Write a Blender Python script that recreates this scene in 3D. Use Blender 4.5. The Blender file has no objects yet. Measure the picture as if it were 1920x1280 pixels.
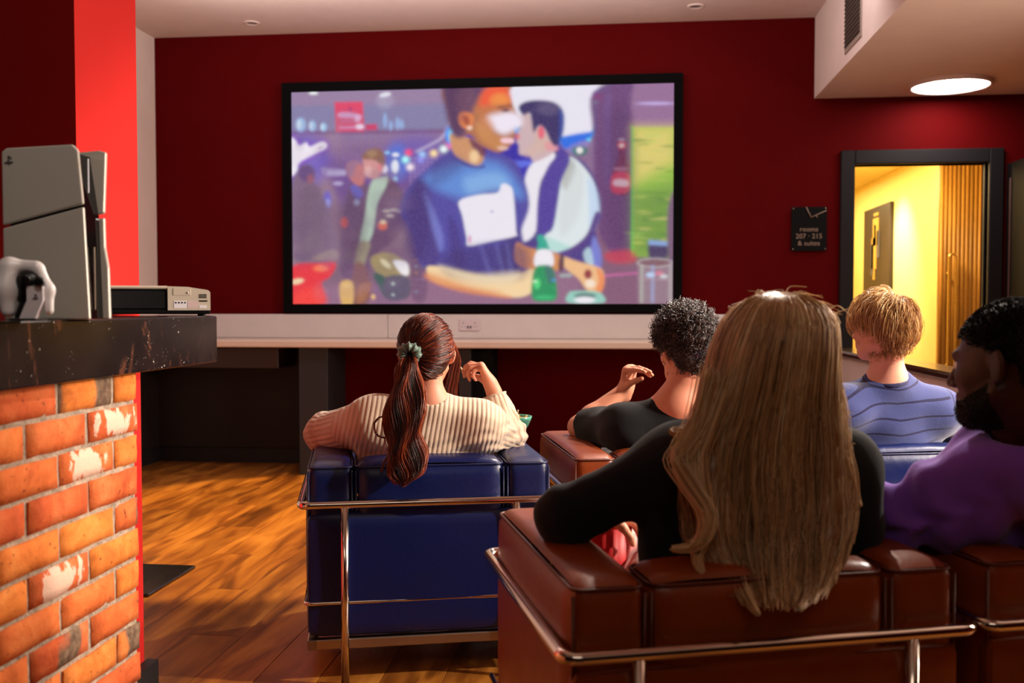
import bpy, math, random
import numpy as np
from mathutils import Vector, Matrix
random.seed(7); rng = np.random.default_rng(7)
sc = bpy.context.scene
COL = sc.collection
R = math.radians

# ------------------------------------------------------------------ camera
CAM_H = 1.15; FPX = 1850.0; YAW = R(6.3); PITCH = R(2.05)
cd = bpy.data.cameras.new('camera'); cam = bpy.data.objects.new('camera', cd); COL.objects.link(cam)
cam.location = (0, 0, CAM_H); cam.rotation_euler = (math.pi/2 - PITCH, 0, YAW)
cd.sensor_width = 36; cd.lens = 36*FPX/1920; cd.clip_start = .05; cd.clip_end = 60
cd.dof.use_dof = True; cd.dof.focus_distance = 3.15; cd.dof.aperture_fstop = 3.2
sc.camera = cam
# ------------------------------------------------------------------ world, lights, exposure
sc.view_settings.view_transform = 'Standard'; sc.view_settings.look = 'None'
sc.view_settings.gamma = 1; sc.view_settings.exposure = 0.0
try: sc.view_settings.use_curve_mapping = False
except Exception: pass
wd = bpy.data.worlds.new('world'); sc.world = wd; wd.use_nodes = True
wd.node_tree.nodes['Background'].inputs[0].default_value = (.9, .75, .7, 1)
wd.node_tree.nodes['Background'].inputs[1].default_value = 0.0
def light(name, kind, loc, target, power, color=(1,1,1), **kw):
    d = bpy.data.lights.new(name, kind); d.energy = power; d.color = color
    for k, v in kw.items(): setattr(d, k, v)
    o = bpy.data.objects.new(name, d); COL.objects.link(o); o.location = loc
    o.rotation_euler = (Vector(target)-Vector(loc)).to_track_quat('-Z', 'Y').to_euler()
    return o
# daylight through the side window, the room's ceiling spots, and added fill lights
light('window_daylight', 'AREA', (3.12, 3.35, 1.65), (-1.4, 2.3, 1.0), 125, (1, .78, .60), shape='RECTANGLE', size=1.6, size_y=1.2)
light('ceiling_spot_right', 'SPOT', (2.35, 4.2, 2.52), (.5, 3.0, .9), 330, (1, .90, .80), spot_size=R(78), spot_blend=.5, shadow_soft_size=.05)
light('console_fill', 'SPOT', (-.35, .7, 2.95), (-1.2, 1.95, 1.28), 42, (1, .90, .80), spot_size=R(26), spot_blend=.6, shadow_soft_size=.08)  # unseen light added to brighten the console
light('rear_fill', 'AREA', (.2, -.6, 2.7), (.5, 2.2, .8), 6, (1, .80, .62), shape='RECTANGLE', size=1.6, size_y=.6)  # weak fill added behind the camera, no real fitting
light('window_sun', 'SPOT', (3.12, 2.62, 2.22), (.05, 3.2, .9), 720, (1, .88, .76), spot_size=R(44), spot_blend=.4, shadow_soft_size=.06)
light('ceiling_spot_middle', 'SPOT', (.75, 4.9, 3.08), (.15, 3.0, .9), 380, (1, .87, .74), spot_size=R(62), spot_blend=.5, shadow_soft_size=.05)
light('ceiling_spot_floor', 'SPOT', (-1.75, 5.15, 3.08), (-1.75, 5.1, 0), 560, (1, .64, .20), spot_size=R(52), spot_blend=.12, shadow_soft_size=.05)
light('corridor_spot', 'SPOT', (1.85, 8.9, 2.33), (2.42, 8.95, 1.45), 150, (1, .86, .60), spot_size=R(75), spot_blend=.9, shadow_soft_size=.04)
light('corridor_lamp', 'AREA', (1.75, 9.4, 2.33), (1.75, 9.4, 0), 70, (1, .80, .42), shape='RECTANGLE', size=.6, size_y=2.6)
light('corridor_lamp_near', 'AREA', (1.9, 7.5, 2.2), (2.7, 7.9, 1.0), 26, (1, .66, .25), shape='RECTANGLE', size=.3, size_y=.3)
light('ceiling_bounce', 'AREA', (-1.0, 5.6, 2.75), (-1.0, 5.7, 3.1), 27, (1, .87, .80), shape='RECTANGLE', size=3.4, size_y=.5)  # unseen area light added to brighten the ceiling
light('wall_fill', 'AREA', (-.7, 5.3, 3.05), (-.7, 7.0, 1.0), 27, (1, .92, .93), shape='RECTANGLE', size=4.6, size_y=.25)  # unseen light added to lift the back wall and trunking

# ------------------------------------------------------------------ helpers
cy, sy = math.cos(YAW), math.sin(YAW)
def W(px, py, Z):
    """point seen at photo pixel (px,py) at horizontal depth Z from the camera"""
    x = (px-960)/FPX; y = -(py-640)/FPX
    fwd = math.cos(PITCH) + y*math.sin(PITCH); up = -math.sin(PITCH) + y*math.cos(PITCH)
    k = Z/fwd; X = x*k
    return np.array([X*cy - Z*sy, X*sy + Z*cy, CAM_H + up*k])
def CZ(X, Z, z=0.0): return np.array([X*cy - Z*sy, X*sy + Z*cy, z])

def tag(o, label=None, cat=None, group=None, kind=None):
    if label: o['label'] = label
    if cat: o['category'] = cat
    if group: o['group'] = group
    if kind: o['kind'] = kind
    return o
def empty(name, loc=(0,0,0), rz=0, **kw):
    o = bpy.data.objects.new(name, None); COL.objects.link(o); o.location = loc; o.rotation_euler = (0,0,rz)
    o.empty_display_size = .1
    return tag(o, **kw)
def mesh_obj(name, V, F, mat=None, parent=None, smooth=False, loc=None, rz=None, mats=None, fm=None):
    me = bpy.data.meshes.new(name)
    if isinstance(V, np.ndarray) and isinstance(F, np.ndarray):
        me.vertices.add(len(V)); me.vertices.foreach_set('co', V.astype(np.float32).ravel())
        k = F.shape[1]; me.loops.add(F.size); me.loops.foreach_set('vertex_index', F.astype(np.int32).ravel())
        me.polygons.add(len(F)); me.polygons.foreach_set('loop_start', np.arange(0, F.size, k, dtype=np.int32))
        me.update(calc_edges=True)
    else:
        me.from_pydata([tuple(v) for v in V], [], [tuple(f) for f in F]); me.update()
    if mats:
        for m in mats: me.materials.append(m)
        if fm is not None: me.polygons.foreach_set('material_index', np.asarray(fm, dtype=np.int32))
    elif mat: me.materials.append(mat)
    if smooth: me.polygons.foreach_set('use_smooth', np.ones(len(me.polygons), dtype=bool))
    o = bpy.data.objects.new(name, me); COL.objects.link(o)
    if parent: o.parent = parent
    if loc is not None: o.location = loc
    if rz is not None: o.rotation_euler = (0,0,rz)
    return o
class MB:
    def __init__(s): s.V = []; s.F = []; s.S = []
    def add(s, V, F, smooth=False):
        n = len(s.V); s.V += [tuple(map(float, v)) for v in V]; s.F += [tuple(int(i)+n for i in f) for f in F]; s.S += [smooth]*len(F); return s
    def box(s, lo, hi, bev=0.0, M=None):
        lo = np.array(lo, float); hi = np.array(hi, float)
        if bev <= 0:
            V = [(x,y,z) for x in (lo[0],hi[0]) for y in (lo[1],hi[1]) for z in (lo[2],hi[2])]
            F = [(0,1,3,2),(4,6,7,5),(0,4,5,1),(2,3,7,6),(0,2,6,4),(1,5,7,3)]
        else:
            b = bev; V = []; idx = {}
            c = (lo+hi)/2; h = (hi-lo)/2
            for sx in (-1,1):
                for sy_ in (-1,1):
                    for sz in (-1,1):
                        for a in range(3):
                            p = np.array([sx,sy_,sz])*(h-b); p[a] = (sx,sy_,sz)[a]*h[a]
                            idx[(sx,sy_,sz,a)] = len(V); V.append(c+p)
            F = []
            for a in range(3):
                u, v = (a+1)%3, (a+2)%3
                for sg in (-1,1):
                    q = []
                    for su, sv in ((-1,-1),(1,-1),(1,1),(-1,1)):
                        t = [0,0,0]; t[a]=sg; t[u]=su; t[v]=sv; q.append(idx[(*t,a)])
                    F.append(q if sg > 0 else q[::-1])
                for su in (-1,1):
                    for sv in (-1,1):
                        t0=[0,0,0]; t0[u]=su; t0[v]=sv; t1=list(t0); t0[a]=-1; t1[a]=1
                        q=[idx[(*t0,u)],idx[(*t1,u)],idx[(*t1,v)],idx[(*t0,v)]]
                        F.append(q if su*sv>0 else q[::-1])
            for sx in (-1,1):
                for sy_ in (-1,1):
                    for sz in (-1,1):
                        q=[idx[(sx,sy_,sz,a)] for a in range(3)]
                        F.append(q if sx*sy_*sz>0 else q[::-1])
        V = [np.array(v) for v in V]
        if M is not None: V = [np.array(M @ Vector(v)) for v in V]
        return s.add(V, F)
    def tube(s, pts, r, n=10, closed=False, caps=True):
        P = np.array(pts, float); m = len(P); rr = np.broadcast_to(r, (m,)) if np.ndim(r) else np.full(m, r)
        T = np.zeros_like(P)
        for i in range(m):
            a = P[(i-1)%m] if (closed or i>0) else P[i]; b = P[(i+1)%m] if (closed or i<m-1) else P[i]
            T[i] = (b-a)/(np.linalg.norm(b-a)+1e-12)
        up = np.array([0,0,1.]) if abs(T[0][2])<.9 else np.array([1.,0,0])
        N = up - T[0]*np.dot(up,T[0]); N /= np.linalg.norm(N); V=[]
        for i in range(m):
            N = N - T[i]*np.dot(N,T[i]); N /= np.linalg.norm(N)+1e-12; B = np.cross(T[i],N)
            for k in range(n):
                a = 2*math.pi*k/n; V.append(P[i]+rr[i]*(math.cos(a)*N+math.sin(a)*B))
        F=[]
        for i in range(m if closed else m-1):
            j=(i+1)%m
            for k in range(n): F.append((i*n+k, i*n+(k+1)%n, j*n+(k+1)%n, j*n+k))
        if caps and not closed: F.append(tuple(range(n))[::-1]); F.append(tuple((m-1)*n+k for k in range(n)))
        return s.add(V, F, True)
    def lathe(s, prof, c=(0,0,0), n=24, sx=1, sy_=1):
        V=[]; F=[]; m=len(prof)
        for r,z in prof:
            for k in range(n):
                a=2*math.pi*k/n; V.append((c[0]+sx*r*math.cos(a), c[1]+sy_*r*math.sin(a), c[2]+z))
        for i in range(m-1):
            for k in range(n): F.append((i*n+k, i*n+(k+1)%n, (i+1)*n+(k+1)%n, (i+1)*n+k))
        return s.add(V,F,True)
    def prism(s, poly, z0, z1, M=None):
        n=len(poly); V=[(x,y,z0) for x,y in poly]+[(x,y,z1) for x,y in poly]
        F=[tuple(range(n))[::-1], tuple(range(n,2*n))]+[(i,(i+1)%n,n+(i+1)%n,n+i) for i in range(n)]
        if M is not None: V=[np.array(M@Vector(v)) for v in V]
        return s.add(V,F)
    def build(s, name, mat, parent=None, **kw):
        o = mesh_obj(name, s.V, s.F, mat, parent, **kw)
        o.data.polygons.foreach_set('use_smooth', s.S)
        return o
def box(name, lo, hi, mat, parent=None, bev=0, **kw): return MB().box(lo, hi, bev).build(name, mat, parent, **kw)
def fillet(pts, rad, n=6, closed=False):
    P=[np.array(p,float) for p in pts]; out=[]; m=len(P)
    for i in range(m):
        if not closed and i in (0,m-1): out.append(P[i]); continue
        a,b,c=P[i-1],P[i],P[(i+1)%m]; u=(a-b)/np.linalg.norm(a-b); v=(c-b)/np.linalg.norm(c-b)
        p0=b+u*rad; p1=b+v*rad
        for t in np.linspace(0,1,n+1): out.append((1-t)**2*p0+2*t*(1-t)*b+t*t*p1)
    return out
def copy_tree(o, parent=None):
    c=o.copy(); COL.objects.link(c); c.parent=parent
    for ch in list(o.children): copy_tree(ch,c)
    return c
def text_obj(name, txt, size, mat, parent, M, depth=.0006, align='CENTER'):
    cu=bpy.data.curves.new(name,'FONT'); cu.body=txt; cu.size=size; cu.align_x=align; cu.extrude=depth; cu.resolution_u=3
    t=bpy.data.objects.new(name,cu); COL.objects.link(t); bpy.context.view_layer.update()
    ev=t.evaluated_get(bpy.context.evaluated_depsgraph_get()); me=bpy.data.meshes.new_from_object(ev)
    bpy.data.objects.remove(t); bpy.data.curves.remove(cu)
    me.transform(M); me.materials.clear(); me.materials.append(mat); me.name=name
    o=bpy.data.objects.new(name,me); COL.objects.link(o); o.parent=parent
    return o

# ------------------------------------------------------------------ materials
def srgb(r,g,b):
    f=lambda c: c/12.92 if c<=.04045 else ((c+.055)/1.055)**2.4
    return (f(r/255),f(g/255),f(b/255),1)
class NT:
    def __init__(s,name):
        s.m=bpy.data.materials.new(name); s.m.use_nodes=True; s.t=s.m.node_tree; s.b=s.t.nodes['Principled BSDF']
    def n(s,typ,**kw):
        nd=s.t.nodes.new(typ)
        for k,v in kw.items():
            if k.startswith('i_'):
                key=k[2:]; key=int(key) if key.isdigit() else key.replace('_',' ')
                nd.inputs[key].default_value=v
            else: setattr(nd,k,v)
        return nd
    def l(s,a,b): s.t.links.new(a,b)
    def set(s,**kw):
        for k,v in kw.items():
            k={'color':'Base Color','rough':'Roughness','metal':'Metallic','spec':'Specular IOR Level','coat':'Coat Weight','coatr':'Coat Roughness','sheen':'Sheen Weight','sss':'Subsurface Weight','trans':'Transmission Weight','aniso':'Anisotropic','alpha':'Alpha','ior':'IOR'}.get(k,k)
            s.b.inputs[k].default_value=v
        return s
    def coord(s,which='Object',scale=(1,1,1),rand=False):
        tc=s.n('ShaderNodeTexCoord'); mp=s.n('ShaderNodeMapping'); mp.inputs['Scale'].default_value=scale
        s.l(tc.outputs[which],mp.inputs['Vector'])
        if rand:
            oi=s.n('ShaderNodeObjectInfo'); mu=s.n('ShaderNodeMath',operation='MULTIPLY'); mu.inputs[1].default_value=37.0
            s.l(oi.outputs['Random'],mu.inputs[0]); s.l(mu.outputs[0],mp.inputs['Location'])
        return mp.outputs[0]
    def noise(s,vec,scale=5,detail=4,rough=.5,dist=0):
        nn=s.n('ShaderNodeTexNoise'); nn.inputs['Scale'].default_value=scale; nn.inputs['Detail'].default_value=detail
        nn.inputs['Roughness'].default_value=rough; nn.inputs['Distortion'].default_value=dist
        if vec is not None: s.l(vec,nn.inputs['Vector'])
        return nn.outputs['Fac']
    def ramp(s,fac,stops,interp='LINEAR'):
        r=s.n('ShaderNodeValToRGB'); cr=r.color_ramp; cr.interpolation=interp
        while len(cr.elements)<len(stops): cr.elements.new(.5)
        for e,(p,c) in zip(cr.elements,stops): e.position=p; e.color=c if len(c)==4 else (*c,1)
        s.l(fac,r.inputs[0]); return r.outputs[0]
    def mix(s,fac,a,b,blend='MIX'):
        m=s.n('ShaderNodeMix',data_type='RGBA',blend_type=blend)
        for sock,v in ((m.inputs[0],fac),(m.inputs[6],a),(m.inputs[7],b)):
            if hasattr(v,'default_value') or hasattr(v,'is_linked'): s.l(v,sock)
            else: sock.default_value=v
        return m.outputs[2]
    def math(s,op,a,b=None,clamp=False):
        m=s.n('ShaderNodeMath',operation=op); m.use_clamp=clamp
        for i,v in ((0,a),(1,b)):
            if v is None: continue
            if isinstance(v,(int,float)): m.inputs[i].default_value=v
            else: s.l(v,m.inputs[i])
        return m.outputs[0]
    def bump(s,h,strength=.3,dist=.01):
        b=s.n('ShaderNodeBump'); b.inputs['Strength'].default_value=strength; b.inputs['Distance'].default_value=dist
        s.l(h,b.inputs['Height']); s.l(b.outputs[0],s.b.inputs['Normal']); return b
    def col(s,c): s.l(c,s.b.inputs['Base Color']); return s
def simple(name,color,rough=.6,metal=0,**kw):
    t=NT(name).set(color=color,rough=rough,metal=metal,**kw); return t.m
def painted(name,color,rough=.75,bump=.08):
    t=NT(name).set(rough=rough,spec=.06); v=t.coord('Object'); n=t.noise(v,6,3)
    c2=tuple(x*.88 for x in color[:3])+(1,); t.col(t.mix(n,color,c2)); t.bump(t.noise(v,160,3),bump,.002); return t.m
M_red=painted('red_paint',srgb(84,1,3),.75)
M_litred=painted('red_paint_lit',srgb(206,44,40),.7)  # same red as the walls, brightened: the column's light is in the colour
M_dark=painted('dark_maroon_paint',srgb(34,6,7),.7)
M_cream=painted('cream_plaster',srgb(226,208,200),.85)
M_yellow=painted('corridor_plaster',srgb(236,214,140),.8)
M_trim=simple('black_trim',srgb(20,17,19),.6)
M_blackp=simple('black_plastic',srgb(14,14,16),.35)
M_matte=simple('matte_black',srgb(9,9,10),.9,spec=.15)
M_whitep=simple('white_plastic',srgb(226,222,222),.32)
M_trunk=painted('white_trunking',srgb(214,208,208),.5,.02)
M_chrome=simple('chrome',(.72,.66,.60,1),.13,1)
M_steel=simple('brushed_steel',(.45,.38,.32,1),.35,1)
def leather(name,c,c2,rough=.36):
    t=NT(name).set(rough=rough,coat=.05,coatr=.25,spec=.4); v=t.coord('Object')
    n=t.noise(v,7,4,.6); t.col(t.mix(n,c,c2))
    vo=t.n('ShaderNodeTexVoronoi'); vo.inputs['Scale'].default_value=420; t.l(v,vo.inputs['Vector'])
    w=t.noise(v,22,4,.55,1.2); h=t.math('ADD',t.math('MULTIPLY',vo.outputs['Distance'],.12),w)
    t.bump(h,.16,.006); t.l(t.math('ADD',t.math('MULTIPLY',n,.16),rough-.06),t.b.inputs['Roughness']); return t.m
M_blue=leather('blue_leather',srgb(8,27,88),srgb(5,18,66),.36)
M_blue2=leather('blue_piping',srgb(16,28,80),srgb(12,20,60),.4)
M_brown=leather('tan_leather',srgb(150,66,14),srgb(118,46,9),.34)
M_brown2=leather('tan_piping',srgb(104,42,22),srgb(80,30,14),.38)
# ================================================================== room shell
WY=7.0; CEIL=3.12; SOF_Z=2.57; SOF_X=1.31; XL=-3.42; XR=3.2
struct=lambda o: tag(o,kind='structure')
# red back wall with the doorway cut out
def slab(name,lo,hi,mat): return struct(box(name,lo,hi,mat))
DX0,DX1,DZ=1.581,2.457,2.116
mb=MB(); mb.box((XL,WY,0),(DX0,WY+.12,CEIL)).box((DX1,WY,0),(XR,WY+.12,CEIL)).box((DX0,WY,DZ),(DX1,WY+.12,CEIL))
struct(mb.build('wall_back',M_red))
slab('wall_left',(XL-.12,-1.2,0),(XL,WY+.12,CEIL),M_cream)
mb=MB(); mb.box((XR,-1.2,0),(XR+.12,2.45,CEIL)).box((XR,4.25,0),(XR+.12,WY+.12,CEIL)).box((XR,2.45,0),(XR+.12,4.25,.95)).box((XR,2.45,2.3),(XR+.12,4.25,CEIL))
struct(mb.build('wall_right',M_red))
slab('wall_rear',(XL-.12,-1.32,0),(XR+.12,-1.2,CEIL),M_dark)
slab('ceiling',(XL-.12,-1.32,CEIL),(SOF_X+.05,WY+.12,CEIL+.1),M_cream)
# dropped soffit on the right with a black slot grille in its side
sof=slab('trim_1',(SOF_X,-1.32,SOF_Z),(XR+.12,WY,CEIL+.1),M_cream)
# window in the right wall (outside the picture; the daylight comes through it)
wf=MB(); 
for lo,hi in (((XR-.02,2.4,.9),(XR+.1,2.47,2.35)),((XR-.02,4.23,.9),(XR+.1,4.3,2.35)),((XR-.02,2.4,.9),(XR+.1,4.3,.97)),((XR-.02,2.4,2.28),(XR+.1,4.3,2.35))): wf.box(lo,hi,.004)
win=struct(wf.build('window_1',M_trim))
# baseboards
slab('baseboard_back',(XL,WY-.018,0),(DX0-.1,WY,.11),M_trim)
slab('baseboard_left',(XL,2.9,0),(XL+.018,WY-.018,.11),M_trim)
# floor with laminate planks
def wood(name,cs,scale=(7,1.3,7),rough=.33):
    t=NT(name); t.set(rough=rough,spec=.45); v=t.coord('Object',scale,rand=True)
    n=t.noise(v,1.1,4,.5,1.2); g=t.noise(t.coord('Object',(34,1.4,34),rand=True),2.0,3,.5)
    f=t.math('ADD',t.math('MULTIPLY',n,.85),t.math('MULTIPLY',g,.15))
    c=t.ramp(f,[(.28,cs[0]),(.45,cs[1]),(.56,cs[2]),(.74,cs[3])])
    oi=t.n('ShaderNodeObjectInfo'); hv=t.n('ShaderNodeHueSaturation'); t.l(c,hv.inputs['Color'])
    t.l(t.math('ADD',t.math('MULTIPLY',oi.outputs['Random'],.4),.8),hv.inputs['Value'])
    # knots
    vo=t.n('ShaderNodeTexVoronoi'); vo.inputs['Scale'].default_value=1.0; t.l(t.coord('Object',(5,1.6,1),rand=True),vo.inputs['Vector'])
    k=t.ramp(vo.outputs['Distance'],[(.05,(1,1,1,1)),(.16,(0,0,0,1))])
    t.col(t.mix(t.math('MULTIPLY',k,.7),hv.outputs[0],cs[0])); t.bump(g,.06,.002); return t.m
M_plank=wood('oak_laminate',[srgb(70,36,12),srgb(138,80,28),srgb(172,108,40),srgb(198,134,58)])
floor=slab('floor',(XL-.12,-1.32,-.1),(XR+.12,WY+.12,-.006),simple('subfloor',srgb(20,12,8),.9))
PW,PL=.192,1.28; pm=[]
for k in range(3):
    o=MB().box((0,0,-.006),(PW-.0015,PL-.0015,0),.0012).build('plank',M_plank,floor); pm.append(o)
first=True; ii=0
nx=int((XR-XL)/PW)+1
for i in range(nx):
    x=XL+i*PW; off=((i*.43)%1.0)*PL; y=1.1-off+.0
    while y<WY-.01:
        L=min(PL,WY-y)
        if y+L>1.0 and x+PW<=XR+.1:
            if ii<3: o=pm[ii]
            else: o=pm[ii%3].copy(); COL.objects.link(o)
            o.location=(x,y,0); o.parent=floor
            if L<PL: o.scale=(1,L/PL,1)
            ii+=1
        y+=PL
# corridor behind the doorway
CX=2.43; CY=7.9
slab('floor_corridor',(1.0,WY+.12,-.1),(CX+.1,11.6,0),M_plank)
slab('ceiling_corridor',(1.0,WY+.12,2.36),(3.2,11.6,2.44),M_yellow)
slab('wall_corridor_right',(CX,CY+.06,0),(CX+.1,11.6,2.36),M_yellow)
slab('wall_corridor_end',(1.0,11.5,0),(CX,11.6,2.36),M_yellow)
slab('wall_corridor_left',(1.0,WY+.12,0),(1.1,11.5,2.36),M_yellow)
slab('wall_corridor_side',(3.1,WY+.12,0),(3.2,CY+.06,2.36),M_yellow)
# door casing: two jambs and a head
fr=MB(); fr.box((1.488,WY-.03,0),(DX0,WY+.12,DZ+.095),.006).box((DX1,WY-.03,0),(2.55,WY+.12,DZ+.095),.006).box((DX0,WY-.03,DZ),(DX1,WY+.12,DZ+.095),.006)
fr.box((DX0,WY+.03,0),(DX0+.012,WY+.06,DZ),.002).box((DX1-.012,WY+.03,0),(DX1,WY+.06,DZ),.002)
struct(fr.build('trim_2',simple('dark_casing',srgb(19,15,18),.6,spec=.25)))
# dark door leaf folded back into the room
dl=empty('door_1',(2.565,WY-.03,0),kind='structure')
M_leaf=simple('dark_door',srgb(8,5,6),.7,spec=.1)
leaf=box('door_panel',(0,-.86,.005),(.044,0,2.1),M_leaf,dl,bev=.003)
for y in (-.08,-.42,-.78): box('door_moulding',(-.008,y-.014,.12),(0.0005,y+.014,2.0),simple('moulding_highlight',srgb(56,36,40),.4),dl,bev=.002)  # pinkish highlight lines on the leaf, put into the strips' lighter colour
hd=MB(); hd.tube([(-.012,-.80,.98),(-.05,-.80,.98),(-.05,-.70,.98)],.009,8).build('door_handle',M_chrome,dl)
# fluted timber door at the end of the passage
fd=empty('door_2',(CX,CY,0),kind='structure')
M_flute=wood('fluted_oak',[srgb(120,84,32),srgb(150,108,44),srgb(168,124,54),srgb(186,142,66)],(4,4,.6),.45)
box('door_back',(0,.02,0),(.76,.06,2.36),M_flute,fd)
s0=None; n=0
for i in range(24):
    x=.004+i*.0312
    if s0 is None:
        s0=MB().tube([(0,.026,.02),(0,.026,2.34)],.0145,10).build('slat',M_flute,fd); s0.location=(x+.012,0,0); s0.scale=(1,1,1)
    else:
        c=s0.copy(); COL.objects.link(c); c.location=(x+.012,0,0)
hb=MB(); zc=[]; x0=.075; w=.026
loop=[(x0-w,-.06,.55),(x0-w,-.06,1.52)]+[(x0-w*math.cos(a),-.06,1.52+w*math.sin(a)) for a in np.linspace(.2,math.pi-.2,8)]+[(x0+w,-.06,1.52),(x0+w,-.06,.55)]+[(x0+w*math.cos(a),-.06,.55-w*math.sin(a)) for a in np.linspace(.2,math.pi-.2,8)]
hb.tube(loop,.009,8,closed=True); hb.tube([(x0-w,-.06,.7),(x0-w,.01,.7)],.008); hb.tube([(x0-w,-.06,1.4),(x0-w,.01,1.4)],.008)
hb.build('door_handle',simple('brass_pull',srgb(214,178,96),.25,.8),fd)
# framed abstract relief on the corridor wall
ar=empty('wall_art',(CX,9.68,1.3),label='dark framed abstract artwork with gold blocks on the yellow corridor wall',cat='artwork')
box('frame',(-.035,-.48,0),(-.002,.48,.79),simple('art_frame',srgb(48,34,22),.5),ar,bev=.004)
M_gold=simple('gold_leaf',srgb(214,180,96),.4,.4); M_slate=simple('slate_paint',srgb(88,84,88),.7)
for (a,b,c,d,m) in ((-.10,.10,.42,.68,M_gold),(-.03,.14,.20,.50,M_gold),(.06,.16,.14,.44,M_slate),(-.14,-.05,.30,.56,M_slate),(.02,.08,.10,.20,M_gold),(-.09,.07,.70,.73,M_gold),(-.02,.05,.48,.62,simple('pale_leaf',srgb(236,222,170),.5))):
    box('panel_piece',(-.043,a,c),(-.034,b,d),m,ar,bev=.002)
# low partition with dark timber cap, running from the doorway towards the camera
pt=empty('partition',(1.42,0,0),label='low cream partition with a dark timber cap leading to the doorway',cat='partition')
box('partition_body',(0,4.2,0),(.12,WY-.03,.826),M_cream,pt)
MB().box((-.03,4.16,.826),(.15,WY-.03,.866),.012).build('cap_rail',simple('dark_cap',srgb(48,26,18),.28,coat=.4),pt)
# ceiling fittings
def xyz_dl(x,y,z,name='recessed_downlight'):
    o=empty(name,(x,y,z)); MB().lathe([(.055,0),(.055,-.006),(.042,-.008),(.038,-.002)],n=24).build('trim_ring',M_cream,o)
    MB().lathe([(.038,-.002),(.030,-.001),(0.0005,-.0015)],n=20).build('lens',simple('lens_off',srgb(120,110,105),.3),o); return o
tag(xyz_dl(-2.56,6.7,CEIL),'small recessed downlight in the ceiling near the left corner','downlight')
tag(xyz_dl(.48,6.65,CEIL),'small recessed downlight in the ceiling above the screen\'s right end','downlight')
c=W(1782,158,6.35); rl=empty('ceiling_light',(c[0],c[1],SOF_Z),label='round bright ceiling light flush in the soffit above the doorway',cat='ceiling light')
MB().lathe([(.25,0),(.25,-.022),(.235,-.026),(.228,-.02)],n=40).build('light_rim',M_cream,rl)
em=NT('light_diffuser').set(color=(1,1,1,1),rough=.5); em.b.inputs['Emission Color'].default_value=(1,.90,.84,1); em.b.inputs['Emission Strength'].default_value=26
MB().lathe([(.228,-.02),(.12,-.024),(.0005,-.026)],n=40).build('diffuser',em.m,rl)
# slot grille on the soffit side
gy0,gy1=5.65,6.06
gr=empty('vent_grille',(SOF_X,0,0),label='dark slot air grille in the side of the dropped soffit',cat='air vent')
box('grille_frame',(-.006,gy0,2.63),(.002,gy1,3.05),simple('grille_frame',srgb(150,132,120),.6),gr,bev=.002)
box('grille_back',(-.0075,gy0+.03,2.66),(-.006,gy1-.01,3.035),simple('grille_dark',srgb(58,46,40),.8),gr)
for k in range(15): box('slat',(-.012,gy0+.03,2.672+k*.024),(-.0075,gy1-.01,2.676+k*.024),simple('grille_slat',srgb(84,68,60),.7) if k==0 else bpy.data.materials['grille_slat'],gr)

# ================================================================== chimney, mantel, red column
ch=MB(); BX=-1.15; BY=2.25
ch.box((-2.59,1.0,0),(BX-.009,BY-.009,.994))
chim=ch.build('brick_fireplace',None); M_mortar=NT('mortar').set(rough=.95); v=M_mortar.coord('Object')
M_mortar.col(M_mortar.ramp(M_mortar.noise(v,40,5,.7),[(.3,srgb(120,100,84)),(.7,srgb(186,164,142))])); M_mortar.bump(M_mortar.noise(v,120,4),.7,.006)
chim.data.materials.append(M_mortar.m)
tag(chim,'waist-high orange brick chimney pier under the dark stone mantel','fireplace')
def brickmat(name,kind):
    t=NT(name).set(rough=.85,spec=.2); v=t.coord('Object',(1,1,1),rand=True)
    n=t.noise(v,9,5,.65,.6); c=t.ramp(n,[(.3,srgb(168,74,34)),(.5,srgb(206,100,48)),(.62,srgb(214,116,62)),(.8,srgb(226,138,84))])
    oi=t.n('ShaderNodeObjectInfo'); hv=t.n('ShaderNodeHueSaturation'); t.l(c,hv.inputs['Color'])
    t.l(t.math('ADD',t.math('MULTIPLY',oi.outputs['Random'],.26),.90),hv.inputs['Value'])
    t.l(t.math('ADD',t.math('MULTIPLY',oi.outputs['Random'],.02),.495),hv.inputs['Hue'])
    c=hv.outputs[0]
    sp=t.ramp(t.noise(v,70,3,.6),[(.30,(1,1,1,1)),(.36,(0,0,0,1))]); c=t.mix(t.math('MULTIPLY',sp,.75),c,srgb(60,26,18))
    if kind=='paint':
        tc=t.coord('Object',(1,6.5,14)); vl=t.n('ShaderNodeVectorMath',operation='LENGTH'); t.l(tc,vl.inputs[0])
        nz=t.noise(t.coord('Object',(1,1,.4),rand=True),30,5,.65)
        f=t.math('SUBTRACT',t.math('MULTIPLY',nz,1.75),vl.outputs['Value']); m=t.ramp(f,[(.38,(0,0,0,1)),(.44,(1,1,1,1))])
        c=t.mix(t.math('MULTIPLY',m,.9),c,srgb(226,192,170))
    if kind=='sooty':
        nz=t.noise(t.coord('Object',(1,1,.3),rand=True),7,3,.5); m=t.ramp(nz,[(.44,(0,0,0,1)),(.50,(1,1,1,1))])
        c=t.mix(m,c,t.ramp(t.noise(v,60,3),[(.3,srgb(84,64,50)),(.7,srgb(132,106,84))]))
    t.col(c); t.bump(t.math('ADD',t.noise(v,90,5,.7),t.math('MULTIPLY',t.noise(v,12,3),.8)),.5,.004); return t.m
BM={k:brickmat('brick_'+k,k) for k in ('plain','paint','sooty')}
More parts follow.
